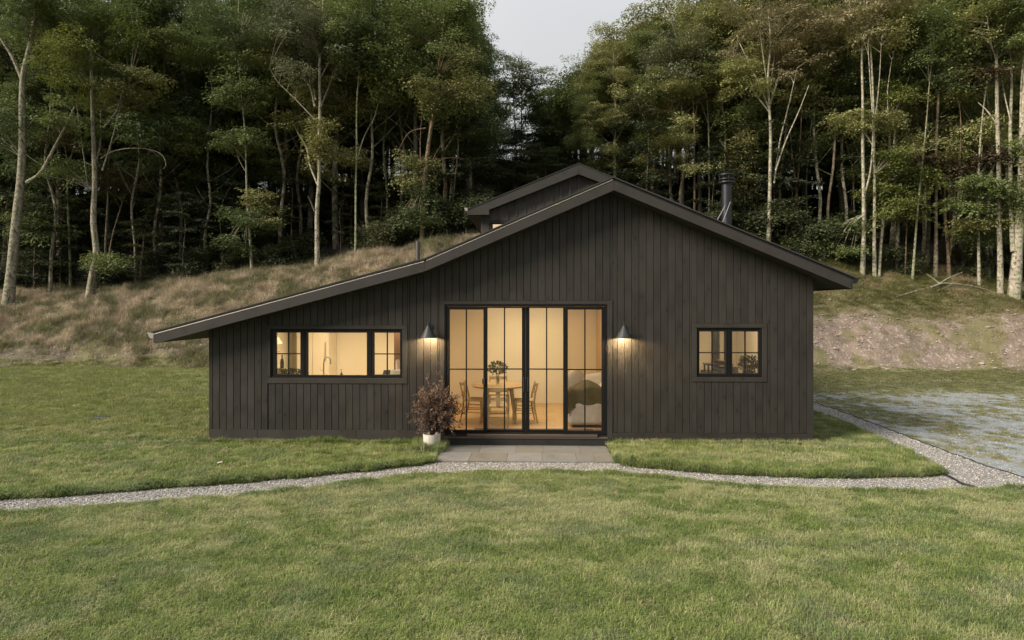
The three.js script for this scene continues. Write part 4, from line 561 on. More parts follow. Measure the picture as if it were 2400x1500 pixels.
const TINT = { dark: [[0.0762, 0.1082, 0.0383], [0.143, 0.1843, 0.0636]], mid: [[0.1254, 0.1627, 0.0502], [0.2351, 0.282, 0.0939]], olive: [[0.2014, 0.2045, 0.0744], [0.3565, 0.3565, 0.1393]], light: [[0.2443, 0.2585, 0.0861], [0.4596, 0.4596, 0.1867]], sage: [[0.1134, 0.1285, 0.0662], [0.2079, 0.2268, 0.1229]], bright: [[0.1164, 0.1497, 0.0299], [0.2329, 0.2578, 0.0583]], underDark: [[0.032, 0.046, 0.017], [0.066, 0.086, 0.03]], underMid: [[0.05, 0.066, 0.022], [0.105, 0.125, 0.042]], underOlive: [[0.068, 0.074, 0.027], [0.135, 0.138, 0.054]], rust: [[0.081, 0.0567, 0.027], [0.135, 0.1013, 0.0473]], tan: [[0.2287, 0.2079, 0.104], [0.395, 0.3431, 0.1871]] };  // leaf colours, darkened for the shade on left trees, lightened for sun on right
function crownList(r, c, R, n, tint, out = []) { // sprays through an ellipsoid, in lumps, thinner low down and inside
  const [a, b] = TINT[tint]; const lumps = [...Array(Math.max(5, Math.round(n / 6)))].map(() => { const u = rdir(r), k = 0.45 + 0.5 * r(); return V(c.x + u.x * R.x * k, c.y + u.y * R.y * k, c.z + u.z * R.z * k); });
  for (let i = 0; i < n; i++) { const q = lumps[i % lumps.length], u = rdir(r), k = Math.pow(r(), 0.5), s = 0.75 + 0.6 * r(), p = V(q.x + u.x * R.x * 0.42 * k, q.y + u.y * R.y * 0.36 * k, q.z + u.z * R.z * 0.42 * k); const f = r(), h = hash2(i % lumps.length, Math.round(n), 7); out.push({ m: M4(p.x, p.y, p.z, r() * 6.283, s, s * (0.8 + 0.4 * r()), s, (r() - 0.5) * 0.6, (r() - 0.5) * 0.6), c: mix3(a, b, clamp(0.65 * h + 0.45 * f)), p }); }
  return out;
}
let sprayTurn = 0;
function crown(g, list, kind) { const o = inst('crown', sprays[(kind ?? sprayTurn++) % sprays.length], leafMat, list, g); o.userData.kind = 'stuff'; return o; }

// the trees along the edge of the wood, one by one: trunk and limbs as [px, py] points on the photograph, taken to the tree's own distance
function heroTree(label, d, barkName, w, limbs, crowns, seed, group) {
  const r = rng(seed), base = at(...limbs[0][0], d); base.y = Math.min(base.y, terrainY(base.x, base.z)) - 0.15; const g = thing('tree', label, 'tree', base.toArray()); if (group) g.userData.group = group;
  const s = d / 1500, tubes = []; const L = (px, py, dd = 0) => at(px, py, d + dd).sub(base); const mains = [];
  limbs.forEach((pts, i) => {
    const side = i ? (r() - 0.5) * 3 : (r() - 0.5) * 0.6, P = pts.map(([x, y], k) => { const v = L(x, y, i ? side * (k / (pts.length - 1)) : side * (k / pts.length) * 0.5); return v; }); if (!i) P[0].y = 0;
    const w0 = 0.68 * (pts[0][2] ?? (i ? w * 0.45 : w)) * s * 0.5, w1 = 0.8 * (pts[pts.length - 1][2] ?? Math.max(1.2, w * (i ? 0.12 : 0.28))) * s * 0.5, rad = pts.map((_, k) => lerp(w0, w1, k / (pts.length - 1))); if (!i) rad[0] *= 1.25;
    tubes.push(tube(P, rad, i ? 6 : 10, 4)); mains.push(new THREE.CatmullRomCurve3(P));
  });
  const list = [], twigs = [];
  for (const [px, py, rx, ry, n, tint, dd = 0] of crowns) crownList(r, L(px, py, dd), V(rx * s, ry * s, rx * s * 0.9), Math.round(n * 1.35), tint, list);
  for (let i = 0; i < list.length; i += 2) { const p = list[i].p; let best = null, bd = 1e9; for (const c of mains) for (let t = 0.25; t <= 1; t += 0.075) { const q = c.getPoint(t); const dist = q.distanceTo(p) + Math.max(0, q.y - p.y + 0.5) * 2.5; if (dist < bd) { bd = dist; best = q; } } const mid = best.clone().lerp(p, 0.5); mid.y += 0.06 * bd; twigs.push(tube([best, mid, p], [0.01 + 0.005 * bd, 0.004], 4, 3)); }
  mesh('trunk', tubes, BARK[barkName], g); if (twigs.length) mesh('branches', twigs, BARK[barkName], g); if (list.length) crown(g, list);
  return g;
}
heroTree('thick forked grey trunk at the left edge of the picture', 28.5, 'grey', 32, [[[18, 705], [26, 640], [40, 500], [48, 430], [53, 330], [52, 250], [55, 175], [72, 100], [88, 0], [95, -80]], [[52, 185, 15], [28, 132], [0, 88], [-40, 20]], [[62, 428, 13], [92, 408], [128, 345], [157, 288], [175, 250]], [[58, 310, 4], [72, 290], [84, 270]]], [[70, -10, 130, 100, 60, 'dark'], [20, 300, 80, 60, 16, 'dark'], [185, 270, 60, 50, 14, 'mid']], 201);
heroTree('crooked based pale tree left, with a bare arching side branch', 29, 'grey', 18, [[[200, 692, 26], [216, 650], [226, 600], [219, 520], [222, 430], [219, 330], [216, 230], [214, 140], [210, 40]], [[222, 400, 8], [236, 330], [236, 240], [240, 150]], [[236, 372, 4], [262, 356], [300, 348], [348, 350], [378, 362], [389, 385], [383, 396, 1]], [[346, 350, 2.2], [362, 358], [368, 366, 0.8]], [[240, 400, 6], [262, 330], [280, 260], [305, 190]], [[243, 300, 6], [270, 265], [286, 220]], [[205, 430, 4], [190, 320], [178, 230]]], [[235, 160, 130, 110, 90, 'bright'], [190, 60, 120, 80, 50, 'mid'], [310, 200, 80, 60, 40, 'olive'], [250, 620, 45, 30, 12, 'mid'], [170, 400, 80, 50, 18, 'mid']], 202);
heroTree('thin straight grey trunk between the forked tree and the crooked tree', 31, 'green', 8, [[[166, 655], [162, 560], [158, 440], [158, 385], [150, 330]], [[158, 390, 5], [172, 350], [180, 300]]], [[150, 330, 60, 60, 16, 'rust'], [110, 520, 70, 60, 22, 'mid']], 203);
heroTree('thin twin trunks just right of the crooked based tree', 31, 'brown', 8, [[[246, 655], [248, 560], [254, 450], [256, 370], [280, 250]], [[252, 640, 6], [262, 560], [285, 480], [300, 430]]], [[290, 430, 60, 50, 12, 'rust'], [300, 90, 120, 90, 50, 'mid']], 204);
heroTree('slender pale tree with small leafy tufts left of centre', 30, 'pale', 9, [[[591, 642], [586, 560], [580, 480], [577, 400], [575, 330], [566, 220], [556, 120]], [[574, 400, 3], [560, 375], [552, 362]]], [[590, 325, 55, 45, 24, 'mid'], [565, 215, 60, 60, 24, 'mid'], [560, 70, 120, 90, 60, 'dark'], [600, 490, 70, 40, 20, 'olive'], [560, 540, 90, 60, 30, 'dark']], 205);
heroTree('tall pale mottled tree with broken side limbs left of the house roof', 29.5, 'pale', 17, [[[744, 628], [743, 560], [743, 490], [748, 420], [748, 330], [750, 250], [749, 150], [755, 60], [760, -40]], [[744, 432, 8], [726, 385], [718, 345], [700, 315], [688, 290, 3]], [[755, 405, 5], [768, 372], [777, 350, 2]], [[737, 495, 5], [728, 472], [722, 460, 3]], [[738, 250, 8], [724, 200], [694, 172], [660, 150]], [[740, 235, 7], [726, 160], [722, 110]], [[738, 280, 4], [690, 230], [650, 190], [632, 160]], [[752, 250, 6], [775, 190], [790, 130]]], [[735, 130, 110, 110, 75, 'sage'], [660, 60, 100, 80, 50, 'sage'], [770, 330, 40, 70, 18, 'olive'], [800, 60, 70, 80, 30, 'mid']], 206);
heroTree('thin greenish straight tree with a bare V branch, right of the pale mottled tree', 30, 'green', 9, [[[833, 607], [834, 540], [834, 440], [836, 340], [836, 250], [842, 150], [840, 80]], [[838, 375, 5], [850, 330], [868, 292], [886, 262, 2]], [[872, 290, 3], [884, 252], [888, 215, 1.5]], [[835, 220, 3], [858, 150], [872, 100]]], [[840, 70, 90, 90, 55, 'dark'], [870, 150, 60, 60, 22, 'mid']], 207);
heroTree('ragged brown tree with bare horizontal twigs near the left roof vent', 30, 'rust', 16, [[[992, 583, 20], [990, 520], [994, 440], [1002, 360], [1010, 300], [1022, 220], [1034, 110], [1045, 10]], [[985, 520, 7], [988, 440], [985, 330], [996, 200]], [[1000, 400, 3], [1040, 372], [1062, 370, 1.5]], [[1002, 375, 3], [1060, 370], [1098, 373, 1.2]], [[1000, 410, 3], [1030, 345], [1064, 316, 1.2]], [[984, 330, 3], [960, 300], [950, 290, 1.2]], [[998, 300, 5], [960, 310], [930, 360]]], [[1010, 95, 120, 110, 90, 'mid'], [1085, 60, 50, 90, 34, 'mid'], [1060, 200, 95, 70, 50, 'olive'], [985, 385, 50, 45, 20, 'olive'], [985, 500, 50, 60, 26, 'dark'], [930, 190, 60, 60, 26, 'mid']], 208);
heroTree('airy far tree with twin trunks standing alone in the sky gap', 42, 'grey', 7, [[[1212, 440], [1210, 380], [1208, 310], [1204, 240], [1200, 160]], [[1222, 440, 7], [1222, 370], [1222, 280], [1224, 180], [1222, 120]], [[1222, 360, 3], [1240, 320], [1262, 305, 1]]], [[1208, 170, 52, 70, 34, 'sage'], [1240, 200, 50, 60, 24, 'sage'], [1200, 270, 60, 70, 30, 'mid'], [1250, 300, 45, 50, 18, 'mid']], 209);
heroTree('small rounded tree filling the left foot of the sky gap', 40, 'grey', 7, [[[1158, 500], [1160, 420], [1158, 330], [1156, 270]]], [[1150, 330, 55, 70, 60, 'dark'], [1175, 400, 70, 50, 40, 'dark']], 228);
heroTree('small rounded tree filling the right foot of the sky gap', 41, 'grey', 7, [[[1280, 480], [1280, 400], [1278, 310], [1276, 250]]], [[1278, 290, 50, 75, 60, 'mid'], [1260, 380, 70, 50, 40, 'dark']], 229);
heroTree('broad rounded leafy tree above the rear gable peak', 36, 'grey', 9, [[[1420, 500], [1425, 400], [1432, 300], [1440, 180], [1440, 90]], [[1430, 330, 5], [1400, 250], [1370, 180]]], [[1425, 140, 75, 100, 85, 'olive'], [1345, 230, 65, 90, 70, 'mid'], [1420, 270, 75, 60, 60, 'light'], [1430, 330, 60, 40, 30, 'light'], [1480, 420, 80, 60, 36, 'mid']], 210);
heroTree('tall olive crowned tree touching the sky right of the roof peak', 37, 'grey', 9, [[[1500, 520], [1502, 420], [1500, 320], [1512, 200], [1510, 90]], [[1500, 340, 5], [1530, 270], [1550, 200]]], [[1510, 110, 100, 100, 110, 'olive'], [1560, 190, 80, 70, 60, 'light'], [1470, 220, 80, 70, 60, 'mid'], [1500, 300, 80, 45, 40, 'light']], 211);
heroTree('slim pinkish trunk with a fan of bare branches, left of the flue', 32, 'rust', 8, [[[1627, 520], [1628, 440], [1627, 350], [1627, 285], [1622, 210], [1618, 120]], [[1626, 290, 4], [1608, 250], [1588, 215, 1.5]], [[1627, 300, 4], [1600, 285], [1572, 262, 1.5]], [[1628, 280, 4], [1636, 230], [1638, 180]], [[1625, 400, 3], [1612, 350], [1600, 310, 1.2]]], [[1610, 130, 90, 90, 75, 'sage'], [1560, 230, 60, 40, 26, 'olive'], [1620, 60, 80, 60, 40, 'olive']], 212);
heroTree('slim speckled trunk immediately left of the stove flue', 32.5, 'pale', 7, [[[1661, 530], [1662, 450], [1662, 370], [1659, 270], [1652, 180], [1645, 100]], [[1660, 290, 4], [1640, 230], [1634, 180]], [[1662, 310, 3], [1690, 250], [1706, 180]]], [[1660, 120, 85, 90, 65, 'mid'], [1700, 210, 45, 40, 16, 'olive']], 213);
heroTree('vine covered ragged trunk directly behind the stove flue', 32, 'rust', 9, [[[1732, 545], [1732, 470], [1730, 380], [1734, 290], [1722, 200]], [[1732, 450, 4], [1715, 400], [1700, 340], [1690, 330, 1.5]], [[1730, 330, 4], [1712, 240], [1704, 170]]], [[1735, 420, 40, 110, 50, 'olive'], [1725, 120, 80, 90, 55, 'light'], [1745, 250, 50, 45, 18, 'mid']], 214);
heroTree('pale tree with a wide fan of bare upper branches, right of the flue', 30, 'pale', 14, [[[1801, 575], [1803, 500], [1805, 400], [1806, 310], [1803, 248], [1800, 180], [1806, 100], [1800, 20]], [[1803, 255, 7], [1780, 200], [1752, 140], [1728, 90, 2]], [[1803, 262, 6], [1770, 220], [1735, 170], [1718, 120, 2]], [[1805, 245, 7], [1828, 170], [1846, 100], [1862, 40, 2]], [[1805, 240, 5], [1790, 140], [1782, 70], [1786, 10]], [[1814, 430, 7], [1822, 370], [1834, 300], [1856, 225], [1884, 140, 2]], [[1818, 400, 6], [1842, 330], [1872, 262], [1896, 200, 2]], [[1828, 330, 4], [1850, 240], [1868, 160]], [[1806, 200, 4], [1818, 110], [1826, 40]]], [[1800, 70, 110, 80, 60, 'tan'], [1880, 110, 70, 80, 34, 'tan'], [1790, 170, 90, 60, 24, 'light']], 215);
heroTree('rough brown trunk behind the right roof slope', 31.5, 'rust', 12, [[[1870, 600], [1868, 520], [1866, 440], [1858, 380], [1852, 310]], [[1868, 450, 7], [1874, 360], [1880, 250], [1890, 140]]], [[1880, 100, 100, 90, 50, 'olive'], [1910, 330, 50, 40, 14, 'mid']], 216);
heroTree('thin stem tree just above the right roof corner', 31.5, 'brown', 6, [[[1892, 600], [1892, 520], [1890, 430], [1898, 330], [1910, 220], [1930, 120]], [[1894, 350, 3], [1920, 300], [1940, 280, 1]]], [[1935, 130, 80, 100, 55, 'mid'], [1930, 240, 60, 50, 18, 'mid']], 217);
heroTree('leaning dark thin trunk left of the pale birch like trunk', 32, 'brown', 7, [[[2006, 590], [2002, 500], [1998, 400], [1985, 340], [1974, 300], [1968, 262]], [[1998, 400, 4], [1998, 330], [2000, 250]]], [[1970, 180, 90, 90, 55, 'dark'], [2000, 60, 100, 80, 50, 'mid']], 218);
heroTree('straight pale trunk at the right end of the house roof', 29, 'pale', 15, [[[2021, 645], [2024, 560], [2024, 450], [2022, 340], [2022, 230], [2020, 130], [2026, 30]], [[2016, 120, 5], [2008, 70], [2000, 30]], [[2026, 460, 7], [2040, 400], [2046, 300], [2040, 200], [2034, 100]], [[2022, 120, 5], [2030, 50], [2032, -20]]], [[2030, 40, 90, 80, 40, 'tan'], [2000, 280, 40, 30, 12, 'light'], [1995, 560, 40, 40, 14, 'mid']], 219);
heroTree('twin pale trunks rising from one foot, right of the straight pale trunk', 29, 'pale', 12, [[[2050, 650], [2049, 560], [2050, 460], [2048, 330], [2046, 220], [2040, 110], [2030, 20]], [[2060, 648, 12], [2064, 580], [2072, 500], [2082, 380], [2088, 300], [2102, 220], [2116, 130], [2130, 50]], [[2084, 300, 5], [2080, 220], [2090, 140]], [[2086, 290, 4], [2120, 210], [2150, 120, 1.5]], [[2048, 300, 5], [2060, 200], [2066, 90]]], [[2070, 60, 90, 80, 40, 'light'], [2110, 210, 50, 60, 22, 'bright'], [2080, 380, 55, 50, 20, 'bright'], [2095, 480, 60, 60, 26, 'bright'], [2080, 290, 40, 30, 12, 'olive']], 220);
heroTree('very thin reddish sapling trunk between the twin trunks and the lichen trunk', 29.5, 'rust', 5, [[[2121, 650], [2124, 560], [2127, 470], [2126, 400]]], [[2120, 440, 50, 30, 10, 'bright'], [2130, 500, 40, 20, 8, 'bright']], 221);
heroTree('thin white lichen spotted trunk leaning slightly right', 28.8, 'green', 8, [[[2138, 660], [2144, 580], [2152, 480], [2162, 380], [2170, 300], [2178, 200], [2186, 120]], [[2160, 350, 3], [2180, 310], [2188, 300, 1.2]]], [[2130, 430, 60, 40, 14, 'bright', 0.5], [2160, 350, 60, 40, 12, 'olive'], [2190, 90, 90, 80, 50, 'mid']], 222);
heroTree('straight brown trunk in the middle of the right wood edge', 29.3, 'brown', 13, [[[2193, 648], [2194, 560], [2194, 450], [2195, 330], [2200, 220], [2206, 120], [2212, 40]], [[2196, 300, 3], [2220, 285], [2236, 288, 1]]], [[2210, 90, 120, 100, 80, 'mid'], [2200, 380, 60, 30, 14, 'rust']], 223);
heroTree('clump of twisted brown stems right of the straight brown trunk', 29.6, 'rust', 12, [[[2225, 640], [2222, 590], [2216, 520], [2214, 440], [2218, 350]], [[2226, 600, 7], [2234, 520], [2240, 430], [2252, 330], [2250, 250]], [[2228, 590, 6], [2244, 470], [2250, 380], [2252, 280], [2240, 190]], [[2220, 560, 5], [2210, 500], [2206, 410]], [[2224, 570, 5], [2245, 520], [2262, 580], [2278, 640, 3]]], [[2260, 560, 60, 50, 20, 'mid'], [2240, 160, 100, 90, 50, 'dark']], 224);
heroTree('slender pale trunk with rusty leaf layers, left of the thick right trunks', 28.6, 'pale', 10, [[[2295, 668], [2294, 600], [2293, 520], [2293, 440], [2296, 360], [2300, 300], [2308, 230], [2318, 170]], [[2294, 410, 3], [2300, 370], [2302, 340]], [[2302, 290, 3], [2312, 190], [2320, 100]]], [[2280, 450, 60, 45, 34, 'mid', -0.5], [2300, 380, 50, 30, 16, 'rust'], [2295, 175, 45, 30, 16, 'rust'], [2310, 60, 100, 90, 60, 'mid'], [2290, 520, 50, 40, 20, 'olive']], 225);
heroTree('tall pale trunk with a broken left limb near the right edge', 28, 'pale', 18, [[[2345, 676], [2344, 600], [2341, 500], [2341, 400], [2338, 300], [2336, 200], [2335, 100], [2337, 0], [2340, -80]], [[2336, 290, 6], [2312, 258], [2292, 240, 2]], [[2334, 140, 5], [2320, 90], [2314, 40]], [[2336, 380, 2], [2325, 372], [2320, 368, 1]]], [[2340, 0, 110, 90, 60, 'mid'], [2370, 500, 50, 50, 20, 'mid'], [2300, 40, 70, 60, 34, 'light']], 226);
heroTree('thick double trunk at the right edge of the picture', 27.6, 'pale', 34, [[[2376, 676], [2384, 600], [2390, 500], [2396, 400], [2398, 300], [2404, 200], [2412, 80], [2420, -40]], [[2374, 590, 16], [2370, 500], [2368, 400], [2368, 290], [2371, 200], [2366, 100], [2362, 10]], [[2370, 290, 5], [2352, 210], [2345, 150, 2]], [[2392, 300, 8], [2394, 200], [2400, 120]]], [[2390, 20, 100, 100, 60, 'mid'], [2400, 400, 40, 90, 26, 'mid']], 227);

// the wood behind: trees of eight builds, placed one by one up the slope
{
  const r = rng(301), protos = [];
  const build = (k, opt) => {
    const q = rng(400 + k), H0 = 14, g = thing('wood_tree', '', 'tree', [0, -100, 0]), P = [], curve = (q() - 0.5) * 1.2; for (let i = 0; i <= 5; i++) P.push(V(curve * Math.sin(i * 0.6) * 0.5 + (q() - 0.5) * 0.25, (i / 5) * H0 * 0.94, (q() - 0.5) * 0.4)); P[0].set(0, -0.4, 0);
    const rad = [opt.r * 1.25, opt.r, opt.r * 0.85, opt.r * 0.65, opt.r * 0.4, 0.03], tubes = [tube(P, rad, 8, 3)], cv = new THREE.CatmullRomCurve3(P), list = [], tw = [];
    for (let i = 0; i < opt.limbs; i++) { const t = lerp(opt.base * 0.62, 0.95, (i + q() * 0.6) / opt.limbs), b = cv.getPoint(t), a = q() * 6.283 + i * 2.4, reach = opt.R * (0.55 + 0.55 * q()) * (1 - 0.55 * Math.pow(Math.max(0, (t - 0.5) / 0.5), 1.6)), up = 0.3 + 0.9 * q() * opt.rise, e = V(b.x + Math.cos(a) * reach, b.y + reach * up, b.z + Math.sin(a) * reach), m = b.clone().lerp(e, 0.5).add(V(0, 0.12 * reach, 0)); tubes.push(tube([b, m, e], [opt.r * 0.34, 0.018], 5, 3)); crownList(q, e.clone().lerp(m, 0.3), V(reach * 0.55 + 0.35, 0.55 + 0.25 * reach, reach * 0.55 + 0.35), Math.round(1.7 * opt.n / opt.limbs), opt.tint, list); }
    mesh('trunk', tubes, BARK[opt.bark], g); crown(g, list, k); return g;
  };
  const opts = [
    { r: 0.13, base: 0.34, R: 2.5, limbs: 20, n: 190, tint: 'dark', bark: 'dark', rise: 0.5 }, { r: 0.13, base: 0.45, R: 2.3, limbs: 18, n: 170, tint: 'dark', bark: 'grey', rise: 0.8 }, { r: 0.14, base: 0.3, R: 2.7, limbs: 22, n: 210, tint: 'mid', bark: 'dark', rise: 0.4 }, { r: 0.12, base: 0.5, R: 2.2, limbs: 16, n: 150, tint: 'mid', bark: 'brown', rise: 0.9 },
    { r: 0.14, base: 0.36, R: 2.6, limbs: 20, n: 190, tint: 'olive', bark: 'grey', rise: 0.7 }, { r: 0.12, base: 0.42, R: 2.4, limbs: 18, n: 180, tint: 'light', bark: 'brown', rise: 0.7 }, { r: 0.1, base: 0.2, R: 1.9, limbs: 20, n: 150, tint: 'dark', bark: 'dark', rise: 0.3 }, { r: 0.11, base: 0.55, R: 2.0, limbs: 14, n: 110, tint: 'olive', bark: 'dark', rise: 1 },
  ];
  opts.forEach((o, k) => protos.push(build(k, o)));
  const names = ['dense dark green', 'slim dark green', 'broad mid green', 'high crowned green', 'olive green', 'light olive', 'narrow dark', 'thin high olive'];
  const TOP = [[-900, -200], [950, -160], [1075, -60], [1120, 100], [1150, 330], [1275, 340], [1320, 220], [1400, 90], [1450, 60], [1560, 25], [1660, 20], [1720, -100], [4000, -200]];
  const marks = [[60, 'the forked grey trunk'], [215, 'the crooked based pale tree'], [270, 'the thin twin trunks'], [440, 'the bare arching branch'], [582, 'the slender tufted pale tree'], [745, 'the pale mottled tree'], [835, 'the thin greenish tree'], [990, 'the ragged brown tree'], [1215, 'the airy tree in the sky gap'], [1355, 'the rear gable peak'], [1440, 'the main roof peak'], [1540, 'the upper right roof slope'], [1627, 'the pinkish trunk'], [1703, 'the stove flue'], [1805, 'the fan branched pale tree'], [1880, 'the lower right roof slope'], [2022, 'the straight pale trunk'], [2065, 'the twin pale trunks'], [2145, 'the lichen spotted trunk'], [2195, 'the straight brown trunk'], [2240, 'the twisted brown stems'], [2295, 'the slender rusty leaved trunk'], [2342, 'the trunk with a broken limb'], [2390, 'the thick double trunk']];
  const place = (x, z) => { const dx = x - EYE.x, dz = z - EYE.z, d = -(dx * BK[0] + dz * BK[1]), px = 1200 + (1500 * (dx * RX[0] + dz * RX[1])) / d; if (px < -40) return (px < -350 ? 'well ' : 'just ') + 'outside the left picture edge'; if (px > 2440) return (px > 2750 ? 'well ' : 'just ') + 'outside the right picture edge'; const m = marks.reduce((a, b) => (Math.abs(b[0] - px) < Math.abs(a[0] - px) ? b : a)); return (z > -22 ? 'close ' : z > -27 ? 'some way ' : z > -34 ? 'deep ' : 'far ') + (Math.abs(px - m[0]) < 14 ? 'behind ' : px < m[0] ? 'behind and left of ' : 'behind and right of ') + m[1]; };
  const placed = [], first = new Set(); let made = 0;
  for (let tries = 0; tries < 14000 && made < 255; tries++) {
    const deep = Math.pow(r(), 1.25), z = lerp(-19.6, -44, deep), x = lerp(-1.08, 1.08, r()) * (16 + (12 - z) * 0.62); if (placed.some(([a, b]) => Math.hypot(a - x, b - z) < 1.15 + 0.5 * deep)) continue;
    if (Math.abs(x - 1.7) < 4.5 && z > -21) continue;
    const y = terrainY(x, z), dx = x - EYE.x, dz = z - EYE.z, d = -(dx * BK[0] + dz * BK[1]), px = 1200 + (1500 * (dx * RX[0] + dz * RX[1])) / d; const capY = EYE.y + ((720 - lerpTab(TOP, px) + 0) / 1500) * d, want = lerp(10.5, 16.5, r()), h = Math.min(want, (capY - y) * (0.86 + 0.12 * r())); if (h < 3.5) continue; if (px > 1130 && px < 1330 && h > 8 && r() < 0.4) continue;
    const right = px > 1290, list = right ? (r() < 0.55 ? [4, 5, 3, 2] : [2, 3, 4, 7, 1]) : r() < 0.8 ? [0, 1, 2, 6, 0, 1] : [2, 3, 4]; const k = list[Math.floor(r() * list.length)]; let o;  // darker leaves picked on the left in place of shade, lighter on the right
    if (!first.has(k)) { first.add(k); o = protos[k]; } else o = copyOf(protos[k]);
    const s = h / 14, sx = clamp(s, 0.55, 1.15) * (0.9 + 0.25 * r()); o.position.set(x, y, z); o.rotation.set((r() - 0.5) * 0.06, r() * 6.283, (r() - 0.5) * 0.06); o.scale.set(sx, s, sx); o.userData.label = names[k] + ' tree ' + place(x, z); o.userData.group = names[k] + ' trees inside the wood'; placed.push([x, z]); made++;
  }
  protos.forEach((p, k) => { if (!first.has(k)) scene.remove(p); });

  // slender pale stems of the front row, between the larger trees
  {
    const q = rng(555), mk = (k, bk, tint) => { const g = thing('slender_tree', '', 'tree', [0, -100, 0]), P = []; for (let i = 0; i <= 6; i++) P.push(V((q() - 0.5) * 0.5 + 0.25 * Math.sin(i + k), i * 2.2, (q() - 0.5) * 0.4)); P[0].set(0, -0.3, 0); const cv = new THREE.CatmullRomCurve3(P), tb = [tube(P, [0.085, 0.07, 0.06, 0.052, 0.042, 0.03, 0.012], 7, 3)], list = []; for (let i = 0; i < 11; i++) { const t = 0.3 + 0.065 * i, b = cv.getPoint(t), a = q() * 6.283, L = 0.7 + 1.3 * q(), e = V(b.x + Math.cos(a) * L, b.y + L * (0.7 + 0.9 * q()), b.z + Math.sin(a) * L); tb.push(tube([b, b.clone().lerp(e, 0.5).add(V(0, -0.08 * L, 0)), e], [0.024, 0.006], 5, 3)); if (i > 3 || q() < 0.4) crownList(q, e, V(0.9, 0.8, 0.9), 5 + Math.round(i * 0.8), tint, list); } mesh('trunk', tb, BARK[bk], g); crown(g, list, k); return g; };
    const ps = [[mk(0, 'pale', 'olive'), 'slender pale stemmed tree'], [mk(1, 'grey', 'mid'), 'slender grey stemmed tree'], [mk(2, 'brown', 'light'), 'slender brown stemmed tree']], seen = new Set();
    for (const [px, d, k, h] of [[118, 30.5, 1, 0.9], [318, 30.8, 1, 0.95], [372, 31.5, 1, 0.9], [420, 32, 2, 0.85], [487, 31.2, 1, 0.8], [655, 31.4, 1, 0.95], [700, 32, 2, 0.9], [868, 31.5, 1, 0.9], [905, 32.5, 1, 1], [945, 32, 2, 0.9], [1050, 33, 1, 0.85], [1580, 34, 2, 0.95], [1600, 35, 0, 0.9], [1692, 32.5, 0, 1], [1762, 32, 2, 0.9], [1840, 31.8, 1, 1], [1912, 31.5, 0, 1], [1952, 31, 2, 0.95], [1978, 32, 0, 1], [2100, 30.8, 0, 1], [2168, 30.5, 2, 1], [2180, 31.5, 0, 0.9], [2262, 30.6, 0, 1], [2318, 29.8, 0, 1], [2362, 30, 2, 1], [2330, 31, 1, 1]]) {
      const p = at(px, 600, d), [o0, l] = ps[k], o = seen.has(k) ? copyOf(o0) : o0; seen.add(k); o.userData.label = l + ' ' + place(p.x, p.z); o.userData.group = 'slender trees along the front of the wood'; o.position.set(p.x, terrainY(p.x, p.z), p.z); o.rotation.y = q() * 6.28; o.scale.set(0.8 + 0.4 * q(), h * (0.95 + 0.2 * q()), 0.8 + 0.4 * q()); placed.push([p.x, p.z]);
    }
  }
  // bare dark poles deep in the wood, thin against the light
  const pole = thing('thin_pole_tree', 'thin bare dark trunk deep in the wood, seen against the sky', 'tree', [0, -100, 0], 0, 'thin bare trunks deep in the wood'); mesh('trunk', [tube([V(0, -0.3, 0), V(0.1, 4, 0.1), V(-0.08, 8, 0), V(0.05, 12, 0.1)], [0.1, 0.085, 0.065, 0.03], 6, 3), tube([V(0.02, 6, 0), V(0.7, 8.2, 0.4), V(0.9, 9.6, 0.6)], [0.03, 0.01], 4, 2), tube([V(-0.05, 7, 0), V(-0.6, 8.8, -0.3), V(-0.7, 10, -0.3)], [0.03, 0.01], 4, 2)], BARK.dark, pole);
  for (let i = 0, n = 0; i < 1000 && n < 110; i++) { const z = lerp(-24, -46, r()), x = lerp(-1, 1, r()) * (14 + (12 - z) * 0.6); if (placed.some(([a, b]) => Math.hypot(a - x, b - z) < 0.7)) continue; const dx = x - EYE.x, dz = z - EYE.z, d = -(dx * BK[0] + dz * BK[1]), px = 1200 + (1500 * (dx * RX[0] + dz * RX[1])) / d; const y = terrainY(x, z), h = Math.min(11, EYE.y + ((720 - lerpTab(TOP, px) - 60) / 1500) * d - y); if (h < 4 || px < -60 || px > 2460) continue; const o = n ? copyOf(pole) : pole; o.userData.label = 'thin bare dark trunk ' + place(x, z); o.position.set(x, y, z); o.rotation.set((r() - 0.5) * 0.12, r() * 6.3, (r() - 0.5) * 0.12); o.scale.set(0.7 + 0.7 * r(), h / 12, 0.7 + 0.7 * r()); placed.push([x, z]); n++; }

